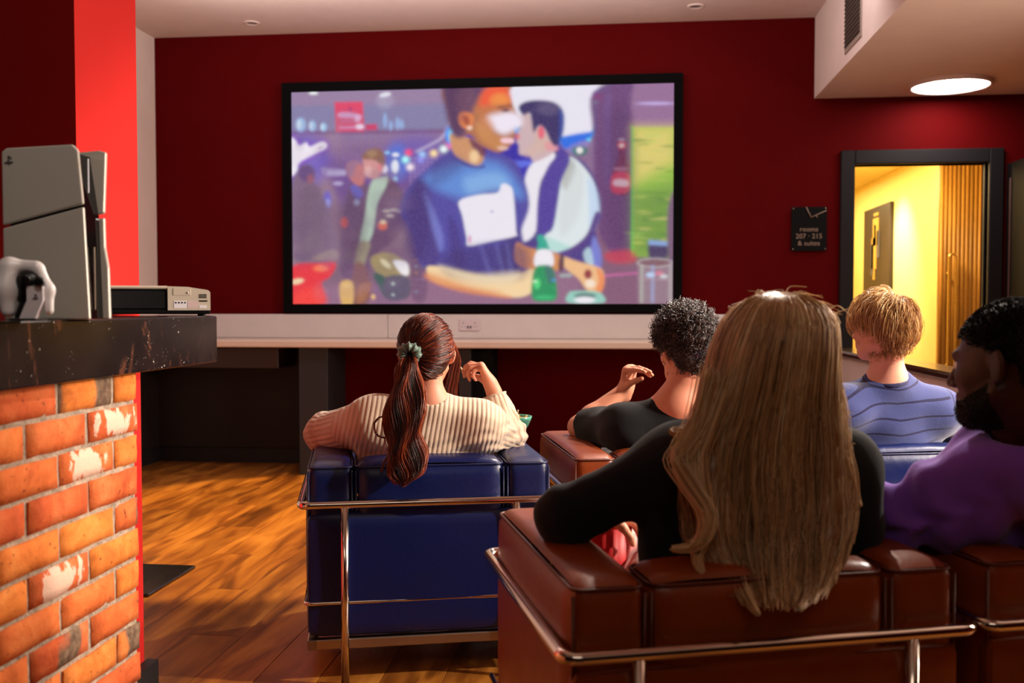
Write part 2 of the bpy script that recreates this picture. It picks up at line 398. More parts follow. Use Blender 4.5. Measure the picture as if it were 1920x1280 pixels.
def brick_mesh(L,kind,seed):
    r=np.random.default_rng(seed); H=.0655; n=6; V=[];F=[]
    # front face as a slightly uneven grid, with rounded chipped edge
    ys=np.linspace(-L/2,L/2,n); zs=np.linspace(-H/2,H/2,4)
    for i,y in enumerate(ys):
        for j,z in enumerate(zs):
            e=(i in (0,n-1)) or (j in (0,3)); V.append((-.005*e-r.uniform(0,.0028),y+ (r.uniform(-.0016,.0016)),z+r.uniform(-.0014,.0014)))
    b=len(V)
    per=[i*4 for i in range(n)]+[(n-1)*4+1,(n-1)*4+2]+[i*4+3 for i in range(n-1,-1,-1)]+[2,1]
    for p in per: V.append((-.1,V[p][1],V[p][2]))
    for i in range(n-1):
        for j in range(3): a=i*4+j; F.append((a,a+4,a+5,a+1))
    m=len(per)
    for k in range(m): F.append((per[k],b+k,b+(k+1)%m,per[(k+1)%m]))
    F.append(tuple(b+k for k in range(m)))
    me=bpy.data.meshes.new('brick'); me.from_pydata(V,[],F); me.update(); me.materials.append(BM[kind])
    me.polygons.foreach_set('use_smooth',[True]*((n-1)*3)+[False]*(len(F)-(n-1)*3)); return me
BME={}
for k in BM:
    for L in (.215,.1035): BME[(k,L)]=[brick_mesh(L,k,hash((len(k),L,s))%999) for s in range(3)]
special={(1,0):'paint',(2,1):'paint',(5,1):'paint',(2,0):'sooty',(0,1):'sooty',(7,1):'sooty',(8,0):'sooty',(9,1):'sooty',(10,1):'sooty',(10,0):'sooty',(4,3):'paint',(11,0):'sooty'}
ztop=.9217
for row in range(-1,13):
    zc=ztop-.0755*row-.0378
    if row==-1: zc=ztop+.0378
    if zc<.03: continue
    odd=(row%2==0); y=BY; k=0      # rows beginning with a stretcher at the free end
    rr=row+1
    while y>1.05:
        L=.215 if not (k==0 and not odd) else .1035
        kind=special.get((rr,k),'plain')
        if kind=='plain' and random.random()<.07: kind='sooty'
        o=bpy.data.objects.new('brick',random.choice(BME[(kind,L)])); COL.objects.link(o); o.parent=chim
        yc=y-L/2; o.location=(BX+random.uniform(-.002,.002),yc,zc); 
        if random.random()<.5: o.rotation_euler=(math.pi,0,0)
        if zc+.0327>.994: o.scale=(1,1,.8); o.location.z=zc-.006
        y-=L+.0105; k+=1
# polished dark stone mantel
t=NT('speckled_stone').set(rough=.20,coat=.0,spec=.35); v=t.coord('Object')
c=t.ramp(t.noise(v,6,6,.65),[(.3,srgb(15,11,12)),(.6,srgb(29,22,22)),(.8,srgb(44,32,31))])
def specks(scale,lo,hi,colr,c,w=1):
    vo=t.n('ShaderNodeTexVoronoi'); vo.inputs['Scale'].default_value=scale; t.l(v,vo.inputs['Vector'])
    m=t.ramp(vo.outputs['Distance'],[(lo,(1,1,1,1)),(hi,(0,0,0,1))]); g=t.ramp(t.noise(v,9,2),[(.5,(0,0,0,1)),(.56,(1,1,1,1))])
    return t.mix(t.math('MULTIPLY',m,g if w else 1.0),c,colr)
c=specks(46,.07,.11,srgb(206,192,178),c); c=specks(17,.035,.05,srgb(236,226,214),c,1); c=specks(110,.10,.16,srgb(120,112,104),c)
vein=t.ramp(t.noise(t.coord('Object',(1,1,.35)),7,5,.6,2.5),[(.60,(0,0,0,1)),(.66,(1,1,1,1)),(.70,(0,0,0,1))]); c=t.mix(t.math('MULTIPLY',vein,.28),c,srgb(150,90,66))
t.col(c); M_stone=t.m
mp=MB().prism([(-1.125,1.0),(-1.125,2.655),(-1.20,2.785),(-1.42,2.785),(-1.42,2.46),(-2.6,2.46),(-2.6,1.0)],.994,1.1226)
mantel=mp.build('mantel_shelf',M_stone); tag(mantel,'thick dark speckled stone mantel slab on top of the brick pier','mantel')
bv=mantel.modifiers.new('bevel','BEVEL'); bv.width=.004; bv.segments=2
# red column and dark side wall
slab('wall_column',(-2.6,2.46,0),(-1.42,2.79,CEIL),M_litred)
slab('baseboard_column',(-1.42,2.26,0),(-1.385,2.81,.085),M_trim)
slab('wall_side',(XL,-1.2,0),(-2.6,2.79,CEIL),M_dark)
# ================================================================== counter, trunking, screen, sign
ct=empty('counter',(0,0,0),label='long cream worktop along the wall beneath the projector screen',cat='counter')
M_top=painted('cream_laminate',srgb(222,204,190),.4,.01)
MB().box((XL+.0,WY-.56,.872),(1.02,WY-.055,.918),.006).build('worktop',M_top,ct)
M_panel=simple('charcoal_panel',srgb(34,36,42),.5)
def cxw(px,Z): return W(px,700,Z)[0]
for px0,px1 in ((553,607),(862,884)):
    xa=cxw(px0,6.62); MB().box((xa,WY-.50,0),(xa+(.20 if px0<600 else .08),WY-.06,.872),.003).build('support_panel',M_panel,ct)
xa=cxw(884,6.62); cup=MB().box((xa,WY-.44,.02),(xa+.13,WY-.06,.86),.003).build('cupboard',M_matte,ct)
MB().box((xa+.108,WY-.452,.42),(xa+.126,WY-.441,.53),.002).build('cupboard_handle',M_whitep,cup)
ld=MB().box((XL+.25,WY-.42,.72),(-2.35,WY-.06,.86),.004).build('shelf_box',simple('dark_wood',srgb(40,20,10),.5),ct)
MB().box((XL+.02,WY-.045,.112),(cxw(553,6.62),WY-.02,.872),.003).build('shade_panel',simple('shade_brown',srgb(22,10,8),.7),ct)  # dark sheet added for the shade on the wall under the counter
MB().box((XL+.0005,WY-.56,.112),(XL+.02,WY-.02,.872),.003).build('shade_side',bpy.data.materials['shade_brown'],ct)  # dark sheet added over the pale side wall, shade under the counter
# dado trunking with a twin socket
tr=empty('cable_trunking',(0,0,0),label='white cable trunking strip on the red wall under the screen frame',cat='trunking')
x1=W(1568,600,6.75)[0]; xj=W(721,600,7.0)[0]
M_tr2=M_trunk
MB().box((XL,WY-.05,.918),(xj-.0012,WY,1.092),.004).build('trunking_lid',M_trunk,tr)
MB().box((xj+.0012,WY-.05,.918),(x1,WY,1.092),.004).build('trunking_lid',M_trunk,tr)
sx=W(877,608,6.95); so=empty('wall_socket',(sx[0],WY-.05,1.018),label='white twin power socket on the trunking behind the ponytailed woman',cat='socket')
MB().box((-.074,-.008,-.043),(.074,0,.043),.003).build('face_plate',simple('socket_white',srgb(206,196,202),.3),so)
M_pin=simple('socket_pin',srgb(96,80,96),.6)
for s in (-1,1):
    for a0,a1,b0,b1 in ((-.003,.003,.008,.018),(-.013,-.006,-.016,-.012),(.006,.013,-.016,-.012)): MB().box((s*.042+a0,-.0086,b0),(s*.042+a1,-.0079,b1)).build('socket_hole',M_pin,so)
MB().box((-.016,-.011,-.026),(-.004,-.008,-.008),.001).build('switch',M_pin,so); MB().box((.004,-.011,-.026),(.016,-.008,-.008),.001).build('switch',M_pin,so)

# projection screen: black frame with a flat picture inside
def onwall(px,py,y0):
    # intersection of the pixel ray with plane y=y0
    a=W(px,py,1.0)-np.array([0,0,CAM_H]); k=y0/a[1]; return np.array([0,0,CAM_H])+a*k
SY=WY-.06
A=onwall(527,155,SY); B=onwall(1281,136,SY); C_=onwall(1279,586,SY); D_=onwall(531,586,SY)
xl=(A[0]+D_[0])/2; xr=(B[0]+C_[0])/2; zt=(A[2]+B[2])/2; zb=(C_[2]+D_[2])/2
fw=.062
scn=empty('projector_screen',((xl+xr)/2,WY,(zt+zb)/2),label='wide wall-mounted projector screen in a black frame showing two men in a bar',cat='screen')
ox,oz=(xl+xr)/2,(zt+zb)/2; hw,hh=(xr-xl)/2,(zt-zb)/2
M_vel=simple('black_velvet',srgb(8,8,10),.95,spec=.1)
for nm,lo,hi in (('frame_bar',(-hw,-.06,hh-fw),(hw,0,hh)),('frame_bar',(-hw,-.06,-hh),(hw,0,-hh+fw)),('frame_bar',(-hw,-.06,-hh+fw),(-hw+fw,0,hh-fw)),('frame_bar',(hw-fw,-.06,-hh+fw),(hw,0,hh-fw))):
    MB().box(lo,hi,.003).build(nm,M_vel,scn)
# ---- picture painted per vertex
NXg,NYg=440,256
u=np.linspace(0,1,NXg); vv=np.linspace(0,1,NYg); U,Vv=np.meshgrid(u,vv,indexing='ij')
TL,TR,BR,BL=np.array([545,170.]),np.array([1265,152.]),np.array([1262,568.]),np.array([548,570.])
PX=((1-Vv)[...,None]*((1-U)[...,None]*TL+U[...,None]*TR)+Vv[...,None]*((1-U)[...,None]*BL+U[...,None]*BR)).reshape(-1,2)
IMG=np.zeros((len(PX),3)); 
def lin(c): return np.array(srgb(*c)[:3])
def paint(poly,c,soft=2.0,a=1.0,add=False):
    P=np.array(poly,float); lo=P.min(0)-soft*3; hi=P.max(0)+soft*3
    m=np.where((PX[:,0]>lo[0])&(PX[:,0]<hi[0])&(PX[:,1]>lo[1])&(PX[:,1]<hi[1]))[0]
    if not len(m): return
    q=PX[m]; ins=np.zeros(len(m),bool); d=np.full(len(m),1e9)
    for i in range(len(P)):
        a0,b0=P[i],P[(i+1)%len(P)]
        cnd=((a0[1]>q[:,1])!=(b0[1]>q[:,1])); xi=(b0[0]-a0[0])*(q[:,1]-a0[1])/((b0[1]-a0[1]) or 1e-9)+a0[0]
        ins^=cnd&(q[:,0]<xi)
        e=b0-a0; tt=np.clip(((q-a0)@e)/(e@e+1e-9),0,1); d=np.minimum(d,np.linalg.norm(q-(a0+tt[:,None]*e),axis=1))
    sd=np.where(ins,d,-d); w=np.clip(sd/soft*.5+.5,0,1); w=w*w*(3-2*w)*a
    if add: IMG[m]+=w[:,None]*lin(c)
    else: IMG[m]=IMG[m]*(1-w[:,None])+w[:,None]*lin(c)
def blob(x,y,rx,ry,c,a=1.0,soft=.5,add=False,rot=0):
    ca,sa=math.cos(rot),math.sin(rot); dx=PX[:,0]-x; dy=PX[:,1]-y; X=dx*ca+dy*sa; Y=-dx*sa+dy*ca
    r=np.sqrt((X/rx)**2+(Y/ry)**2); w=np.clip((1-r)/soft+.5,0,1); w=w*w*(3-2*w)*a
    m=w>0
    if add: IMG[m]+=w[m,None]*lin(c)
    else: IMG[m]=IMG[m]*(1-w[m,None])+w[m,None]*lin(c)
def sm(pts,n=5):
    P=[np.array(p,float) for p in pts]; out=[]; m=len(P)
    for i in range(m):
        p0,p1,p2,p3=P[i-1],P[i],P[(i+1)%m],P[(i+2)%m]
        for k in range(n):
            t=k/n; out.append(.5*((2*p1)+(-p0+p2)*t+(2*p0-5*p1+4*p2-p3)*t*t+(-p0+3*p1-3*p2+p3)*t**3))
    return out
def S(pts,c,soft=2.5,a=1.0,n=4): paint(sm(pts,n),c,soft,a)
IMG[:]=lin((136,106,138))
S([(500,120),(1300,120),(1300,260),(900,245),(500,245)],(150,128,158),30)
paint([(540,195),(850,190),(850,242),(540,245)],(128,128,165),6,.8)
paint([(540,243),(850,238),(850,246),(540,250)],(120,80,120),3,.8)
paint([(540,300),(800,300),(800,420),(540,420)],(104,70,140),30,.75)
S([(545,330),(600,300),(640,400),(640,500),(545,510)],(150,120,132),12)
S([(600,400),(770,400),(780,570),(600,570)],(128,98,112),25)
S([(540,540),(1270,500),(1270,580),(540,580)],(146,106,128),14)
S([(1130,430),(1200,455),(1270,470),(1270,580),(1100,580)],(132,92,110),14)
# ceiling lamps and shelf items
blob(588,171,9,3,(235,245,238)); blob(727,174,11,4,(245,245,250),rot=-.2); blob(727,185,16,14,(190,190,210),.4,1)
for x,y,w,h in ((563,231,10,13),(586,233,7,10),(608,235,6,8)): blob(x,y,w,h,(158,196,232),1,.6); blob(x-3,y,w*.4,h*.7,(215,232,245),.9,.8)
for x,y,h in ((727,222,14),(738,232,9),(751,228,12),(759,230,9)): blob(x,y,4,h,(150,180,225),.9,.8)
paint([(629,188),(684,187),(687,243),(632,244)],(226,70,96),2); 
S([(637,209),(652,207),(677,211),(680,217),(640,217)],(222,170,210),2,.9); paint([(640,222),(674,221),(674,226),(640,227)],(205,110,150),2,.8); paint([(638,234),(680,233),(680,237),(638,238)],(225,160,205),1.5,.9); blob(660,201,3,4,(170,60,110)); blob(678,234,8,5,(245,225,245),1,.7); blob(674,219,6,6,(240,200,235),.8,.8)
paint([(689,230),(711,229),(712,240),(690,241)],(205,60,95),2)
for x in range(560,840,14): paint([(x,250),(x+5,250),(x+5,330),(x,330)],(140,100,165),5,.3)
# neon on the left
blob(566,300,50,48,(80,80,220),.55,1); S([(543,258),(555,258),(566,268),(577,264),(582,272),(602,261),(614,262),(617,272),(606,281),(566,303),(556,316),(543,330)],(150,60,210),8,.8)
S([(543,259),(553,260),(560,270),(574,264),(581,272),(602,263),(613,265),(613,274),(600,281),(568,297),(558,306),(556,318),(546,328),(543,322)],(246,240,248),2.5)
paint([(596,276),(606,270),(607,272),(598,277)],(150,80,140),1)
# shopfront lettering strip
S([(603,312),(618,312),(649,315),(649,326),(612,327)],(158,140,190),2,.9); 
for x in range(616,648,6): paint([(x,317),(x+3,317),(x+3,325),(x,325)],(214,205,232),1.5,.9)
blob(636,341,10,4,(180,165,205),.9); blob(615,372,8,16,(90,90,215),.8,.8); blob(616,378,5,8,(160,170,235),.8,.8)
# dark lines + string lights in the centre
blob(790,290,60,40,(90,80,190),.5,1); blob(750,300,22,34,(60,120,220),.7,.9)
for x,y,w,h,c in ((731,283,5,3,(150,210,245)),(747,287,7,4,(235,240,250)),(746,309,7,13,(240,248,255)),(726,314,6,8,(240,240,255)),(746,332,5,5,(160,200,240))): blob(x,y,w,h,c)
S([(855,150),(860,165),(856,200),(850,232),(838,256),(815,270),(790,282),(786,279),(812,266),(834,252),(846,230),(852,200)],(186,172,205),2,.9)
for x,y,c in ((772,283,(230,60,110)),(766,296,(160,240,235)),(798,287,(150,190,245)),(820,284,(255,210,140)),(839,276,(220,250,235)),(851,268,(240,90,170)),(775,310,(245,220,225)),(795,296,(120,120,220))): blob(x,y,9,8,c,.5,1); blob(x,y,5,5,tuple(min(255,k+20) for k in c),1,.7)
for i in range(9):
    for j in range(7): blob(776+j*8,294+i*7,2.3,1.8,(196,180,205),.5,.9)
blob(851,250,9,17,(50,140,245),1,.6); blob(852,250,5,13,(140,225,255),.9,.6)
# people in the far background
S([(556,320),(568,306),(584,308),(592,322),(590,340),(600,352),(620,400),(640,470),(600,480),(545,480),(545,350)],(126,102,122),4)
blob(574,322,16,16,(100,74,120),.95,.5); blob(582,333,7,9,(156,90,98),.8,.7)
S([(655,352),(668,344),(700,352),(702,470),(690,520),(648,520),(640,480)],(110,80,108),4); 
S([(652,310),(662,300),(680,304),(690,320),(684,342),(672,345),(658,330)],(192,118,112),3); S([(651,316),(655,302),(670,298),(682,301),(670,310),(663,330)],(160,116,138),3); 
S([(662,345),(672,345),(684,360),(672,372),(660,352)],(100,105,205),3,.7)
S([(700,345),(735,330),(756,350),(768,380),(760,430),(700,480),(655,480),(668,440),(690,380)],(104,74,96),4)
S([(702,336),(716,330),(732,328),(728,348),(712,380),(704,430),(692,456),(678,452),(688,400),(694,360)],(176,196,176),3)
S([(678,452),(698,455),(692,480),(684,498),(668,494)],(150,140,110),4); S([(668,494),(690,500),(700,540),(690,570),(662,570)],(128,84,72),6)
S([(684,296),(694,284),(710,276),(722,284),(726,300),(722,318),(712,330),(696,330),(688,316)],(212,148,140),2.5)
S([(682,292),(690,280),(708,274),(722,280),(727,300),(722,310),(712,300),(700,296),(690,296)],(140,100,70),3); S([(690,282),(704,277),(712,284),(700,292)],(178,140,90),4,.7); blob(717,311,4,7,(235,120,120),.9,.7); blob(694,318,7,10,(235,185,175),.8,.9)
blob(722,421,9,8,(240,110,30),.95,.5); blob(723,414,6,4,(255,225,170),1,.7); blob(648,415,7,10,(228,92,50),.95,.6)
for x,y in ((730,393),(744,391),(758,394),(736,402)): blob(x,y,8,2.6,(210,200,190),.8,.8)
blob(672,377,6,6,(170,180,215),.9,.7); S([(588,480),(628,466),(634,484),(590,486)],(154,132,124),4)
# red stool, lower left, and boxes
S([(545,500),(600,492),(628,490),(630,502),(618,520),(604,530),(608,566),(545,572)],(232,52,46),3); blob(602,502,14,6,(250,130,80),.9,.9); blob(556,527,13,5,(240,215,170),1,.5,rot=-.2); S([(560,545),(600,540),(610,572),(548,572)],(250,70,40),10,.8)
S([(640,530),(664,528),(664,570),(643,570)],(222,176,96),3); blob(652,535,9,5,(236,196,120),.7,.8)
S([(700,480),(735,472),(765,490),(772,515),(728,518),(706,505)],(164,146,88),3); blob(728,493,12,5,(236,226,180),.9,.8,rot=.7); S([(742,488),(768,490),(772,512),(760,514)],(245,240,240),2.5)
S([(704,512),(728,520),(728,556),(716,540)],(44,98,66),3); S([(728,519),(770,518),(772,556),(728,560)],(92,88,98),3); blob(742,531,3,3,(200,220,210)); blob(742,552,3,2,(200,220,210)); blob(704,556,4,5,(250,200,120)); S([(676,535),(700,530),(690,560),(672,568)],(186,120,60),5,.6)
for x in (786,799):
    for y in range(462,556,12): blob(x,y,4,2.5,random.choice([(200,160,190),(170,190,220),(230,170,110),(150,120,160)]),.8,.9)
S([(781,470),(804,465),(806,556),(778,556)],(96,66,92),5,.6)
# blue background between the two men + bright window
S([(880,230),(1000,250),(1010,330),(960,400),(880,330)],(48,44,170),8); 
for k in range(6): paint([(906,272+k*8),(985,262+k*8),(985,265+k*8),(906,275+k*8)],(30,20,110),2,.6)
S([(938,300),(1000,298),(1000,306),(950,316)],(100,120,235),3,.8); blob(967,326,7,7,(255,240,220))
S([(955,150),(1150,148),(1122,180),(1120,250),(1060,262),(960,240)],(40,150,225),4); S([(958,150),(1150,146),(1120,168),(1117,182),(1117,240),(1080,250),(1040,252),(985,240),(960,200)],(232,230,240),3)
S([(1062,254),(1115,244),(1100,262),(1075,275),(1062,272)],(30,110,225),4); S([(1070,275),(1092,262),(1112,262),(1100,275),(1080,285)],(140,130,200),4,.8); blob(1093,279,14,9,(0,120,100),.9,.9); blob(1093,278,6,6,(240,235,230)); blob(1126,178,9,9,(245,70,140),.8,1); blob(1123,188,5,4,(180,245,255)); blob(1110,258,4,3,(90,210,250))
S([(1118,170),(1196,160),(1200,460),(1130,440),(1118,250)],(104,64,110),5,.9); S([(1140,190),(1150,190),(1150,330),(1140,330)],(120,90,150),8,.6)
S([(1196,150),(1268,150),(1268,238),(1196,240)],(150,112,146),6); blob(1232,190,34,2.5,(200,180,235),1,.8)
# right man (white sleeves, dark waistcoat)
S([(1038,262),(1075,288),(1100,300),(1124,340),(1132,400),(1122,430),(1132,498),(1080,490),(1040,470),(985,465),(975,420),(990,340),(1010,300)],(74,60,128),3)
S([(1070,290),(1092,300),(1118,336),(1128,384),(1126,402),(1106,440),(1080,462),(1052,472),(1030,458),(1028,440),(1040,420),(1052,370),(1058,310)],(222,232,232),3)
S([(1062,292),(1074,292),(1086,310),(1070,350),(1060,340)],(168,172,160),6,.8); S([(1026,440),(1045,446),(1078,462),(1050,470),(1030,458)],(176,222,212),4,.8); S([(1108,330),(1126,360),(1128,400),(1112,430),(1110,380)],(190,214,240),6,.8)
S([(1006,302),(1040,282),(1048,292),(1030,320),(1018,350),(1012,430),(985,452),(977,430),(985,380),(992,330)],(236,232,238),3)
S([(1052,262),(1062,275),(1075,296),(1058,340),(1045,420),(1030,436),(1016,444),(1014,400),(1018,360),(1034,310),(1050,288)],(78,64,150),3); S([(1118,440),(1132,470),(1130,502),(1112,490)],(130,140,220),4,.8); S([(1100,470),(1112,462),(1118,495),(1104,490)],(190,220,225),3,.8)
S([(1122,395),(1130,402),(1112,440),(1080,470),(1040,486),(1046,474),(1080,460),(1106,436)],(88,64,130),3)
S([(982,216),(985,212),(998,206),(1010,232),(1030,240),(1050,262),(1045,282),(1010,300),(1000,288),(982,286),(980,268),(976,262),(980,240)],(206,178,178),2.5)
S([(1010,235),(1020,240),(1040,270),(1000,290),(992,280),(1010,260)],(214,180,160),6,.7); blob(1022,244,6,13,(232,96,110),.95,.6); S([(1030,262),(1050,268),(1052,278),(1032,278)],(230,150,150),4,.8); blob(978,252,4,6,(230,100,90),.8,.8); blob(982,236,3,4,(110,120,160),.8)
S([(980,198),(990,188),(1015,184),(1045,188),(1062,204),(1064,230),(1060,252),(1050,270),(1040,262),(1032,244),(1022,232),(1014,236),(1008,244),(1004,222),(1000,208),(988,212)],(52,46,92),3); blob(1035,200,22,12,(110,100,130),.5,1); S([(1056,200),(1065,215),(1062,250),(1054,270),(1056,230)],(30,90,190),4,.5)
# left man (navy tee)
S([(850,280),(880,270),(960,290),(985,320),(1000,380),(985,430),(990,470),(960,520),(880,510),(800,500),(780,440),(755,390),(775,345),(810,310)],(78,74,156),4)
S([(800,330),(870,300),(940,300),(980,340),(985,370),(930,350),(880,370),(820,350)],(96,150,222),14,.8); S([(880,330),(940,320),(960,345),(890,360)],(150,200,240),12,.5); S([(780,350),(800,340),(830,430),(825,500),(790,490),(770,420)],(70,52,110),10,.7); S([(800,360),(812,372),(838,440),(832,470),(815,420)],(130,140,220),6,.6); S([(850,400),(870,440),(880,510),(860,505),(850,450)],(60,44,110),8,.6); S([(960,430),(985,440),(978,520),(940,520)],(60,48,110),8,.7)
S([(868,374),(905,362),(940,358),(948,342),(962,344),(970,360),(975,430),(974,440),(930,450),(886,459),(882,444),(874,402)],(236,232,240),2); blob(930,394,3,1.5,(120,120,190)); blob(888,446,2,8,(210,90,150),.9,.8)
S([(850,250),(868,250),(905,262),(915,290),(905,306),(880,300),(858,284)],(206,148,96),3); S([(888,255),(918,275),(912,290),(895,275)],(100,40,66),4,.9); blob(897,290,9,12,(250,215,160),.8,1); S([(846,282),(870,296),(900,308),(915,305),(912,312),(880,308)],(66,54,130),3,.9)
S([(842,160),(960,155),(962,170),(972,200),(984,220),(970,236),(974,246),(970,262),(956,276),(940,282),(912,270),(890,250),(872,250),(855,240),(846,200)],(176,112,62),3)
S([(842,150),(925,150),(905,180),(892,210),(886,236),(872,254),(856,246),(845,205)],(98,66,90),7); S([(918,162),(955,158),(964,182),(958,198),(930,200),(905,200)],(240,90,34),8); blob(945,185,18,14,(240,160,60),.7,1); S([(900,196),(960,192),(964,206),(940,216),(905,214)],(196,120,60),8,.8); S([(922,216),(945,208),(966,206),(982,212),(986,228),(972,240),(952,248),(934,238)],(244,236,248),9,.95); paint([(940,196),(966,192),(966,195),(942,200)],(90,44,36),3,.8); blob(955,203,8,3.2,(110,60,50),.85,.8); blob(958,203,3,2,(40,20,24),.9,.8); blob(918,234,16,20,(226,150,90),.5,1); S([(900,230),(930,245),(960,262),(940,276),(912,262)],(206,140,70),8,.8); S([(948,256),(968,256),(970,264),(950,264)],(250,205,215),2.5); blob(950,274,10,4,(240,200,180),.8,.9)
S([(866,216),(870,207),(882,206),(895,212),(894,230),(888,240),(876,236),(868,228)],(226,130,60),2.5); S([(874,214),(886,216),(888,230),(880,230)],(150,60,36),3,.8); blob(888,236,5,4,(250,225,200),.8,.8)
# arms, bottle, ashtray, glass, red bottle, green window
S([(806,500),(830,498),(870,506),(930,516),(980,512),(1010,498),(1020,520),(1000,550),(960,556),(880,540),(820,526)],(246,214,160),3); S([(806,512),(880,536),(960,552),(955,558),(870,546),(812,526)],(232,140,70),4,.7)
S([(976,452),(1000,462),(1058,476),(1062,502),(1035,505),(990,500),(972,485)],(214,142,76),3); S([(1058,478),(1090,488),(1130,500),(1138,520),(1132,544),(1116,548),(1104,540),(1090,520),(1066,500)],(240,188,130),3); blob(1108,512,7,9,(140,40,36),.95,.5); blob(1112,530,9,8,(250,232,210),.9,.8); S([(1124,500),(1138,516),(1134,544),(1120,548),(1128,525)],(240,130,60),3,.8); S([(1056,478),(1064,478),(1062,504),(1054,504)],(60,36,60),2,.9)
S([(1014,440),(1024,438),(1030,446),(1034,455),(1036,470),(1014,470),(1016,455)],(40,170,140),2.5); S([(1014,468),(1040,468),(1043,497),(1010,497)],(240,235,240),2); S([(1012,498),(1040,498),(1048,520),(1050,558),(1030,564),(1006,560),(1004,530)],(26,150,84),3); blob(1014,530,6,10,(90,230,130),.8,.9); blob(1044,523,5,3,(60,170,220)); S([(1028,498),(1042,498),(1046,520),(1036,530)],(70,90,110),4,.6); blob(1028,556,18,4,(60,200,120),.7,.8); blob(1010,526,4,2,(230,255,220))
S([(1072,548),(1085,544),(1120,544),(1134,550),(1136,566),(1072,566)],(150,206,186),2.5); blob(1103,553,20,6,(80,110,100),.8,.6); blob(1102,561,19,6,(240,236,240),1,.5)
S([(1164,256),(1176,256),(1178,290),(1184,312),(1182,358),(1168,362),(1154,356),(1154,318),(1164,290)],(120,36,50),3); blob(1170,268,8,8,(230,60,50),.9,.6); blob(1170,269,5,4,(255,230,220)); S([(1154,322),(1183,322),(1182,356),(1152,356)],(226,62,72),2.5); S([(1156,334),(1170,332),(1182,336),(1180,346),(1156,344)],(250,210,215),2.5); paint([(1156,310),(1180,310),(1180,316),(1156,316)],(210,150,170),2,.7); blob(1170,258,6,3,(200,190,220),.8,.8)
paint([(1190,234),(1266,234),(1266,480),(1188,478)],(150,190,60),2)
paint([(1191,235),(1266,235),(1266,300),(1191,340)],(226,206,110),20,.9); paint([(1190,360),(1266,340),(1266,480),(1189,478)],(110,150,50),24,.9)
for k in range(46):
    x=random.uniform(1192,1262); y=random.uniform(250,470); blob(x,y,random.uniform(8,20),random.uniform(1.2,2.5),random.choice([(190,200,90),(90,140,40),(214,200,120),(60,120,40),(170,210,90)]),.5,1)
paint([(1188,232),(1191,232),(1190,480),(1187,480)],(60,230,60),1.5,.6)
S([(1255,380),(1268,360),(1268,500),(1256,500),(1252,440)],(120,92,112),4); S([(1220,452),(1250,452),(1252,480),(1222,484)],(70,60,88),4); paint([(1219,447),(1252,450),(1252,458),(1219,456)],(140,170,220),3)
S([(1140,472),(1185,466),(1195,488),(1150,490)],(200,60,70),6,.8); paint([(1138,513),(1200,508),(1200,511),(1138,517)],(220,110,170),1.5,.8); paint([(1056,512),(1078,511),(1078,517),(1056,518)],(170,190,180),2,.8)
paint([(1198,490),(1261,490),(1262,568),(1200,568)],(156,132,138),3,.7)
for c,w in (((206,204,200),5),((120,72,76),2.5)):
    blob(1230,490,32-(5-w),9-(5-w)*.8,c,.9,.18)
for x,c in ((1204,(190,200,180)),(1224,(160,180,225)),(1256,(190,190,180)),(1213,(150,130,135))): paint([(x,495),(x+5,495),(x+4,566),(x-1,566)],c,3,.7)
blob(1222,513,8,5,(190,215,245),.9,.8); blob(1238,510,8,4,(240,130,150),.7,.9); blob(1246,516,7,4,(215,225,225),.8,.8); paint([(1200,518),(1262,520),(1262,524),(1200,522)],(180,150,160),2,.6)
fr2=np.random.default_rng(4)
for k in range(60):
    x=fr2.uniform(548,770); y=fr2.uniform(180,560); blob(x,y,fr2.uniform(8,34),fr2.uniform(6,26),[(96,72,120),(150,122,150),(84,60,96),(168,140,150)][k%4],.16,1.0)
S([(757,380),(800,330),(812,400),(800,480),(770,470)],(60,44,104),12,.55); S([(850,470),(985,455),(985,520),(850,515)],(58,44,98),14,.6); S([(820,300),(858,290),(880,305),(850,330),(815,345)],(64,70,130),12,.5)
for x0,x1 in ((905,925),(935,950),(955,965)): paint([(x0,455),(x0+5,455),(x1+6,515),(x1-2,515)],(120,124,196),6,.35)
S([(842,155),(880,155),(872,215),(866,250),(848,225)],(70,44,74),12,.6); blob(880,185,20,26,(126,84,92),.35,1)
S([(560,360),(600,352),(615,420),(600,470),(556,470)],(104,84,98),16,.5); S([(640,400),(668,360),(690,400),(684,470),(645,500)],(86,62,80),10,.45)
S([(1140,220),(1186,215),(1186,440),(1140,430)],(78,48,84),18,.5); S([(1080,310),(1100,322),(1090,400),(1060,440),(1056,380)],(206,210,206),8,.5)
S([(806,506),(880,530),(950,545),(900,548),(830,530)],(226,150,84),6,.45); S([(830,496),(900,512),(980,508),(960,530),(880,522)],(252,232,190),8,.6)
G_=IMG.reshape(NXg,NYg,3)
kr=np.exp(-np.arange(-3,4)**2/(2*1.3**2)); kr/=kr.sum()
for ax in (0,1):
    pd=np.pad(G_,[(3,3) if k==ax else (0,0) for k in range(3)],mode='edge'); G_=sum(kr[i]*np.take(pd,range(i,i+G_.shape[ax]),axis=ax) for i in range(7))
IMG=G_.reshape(-1,3)
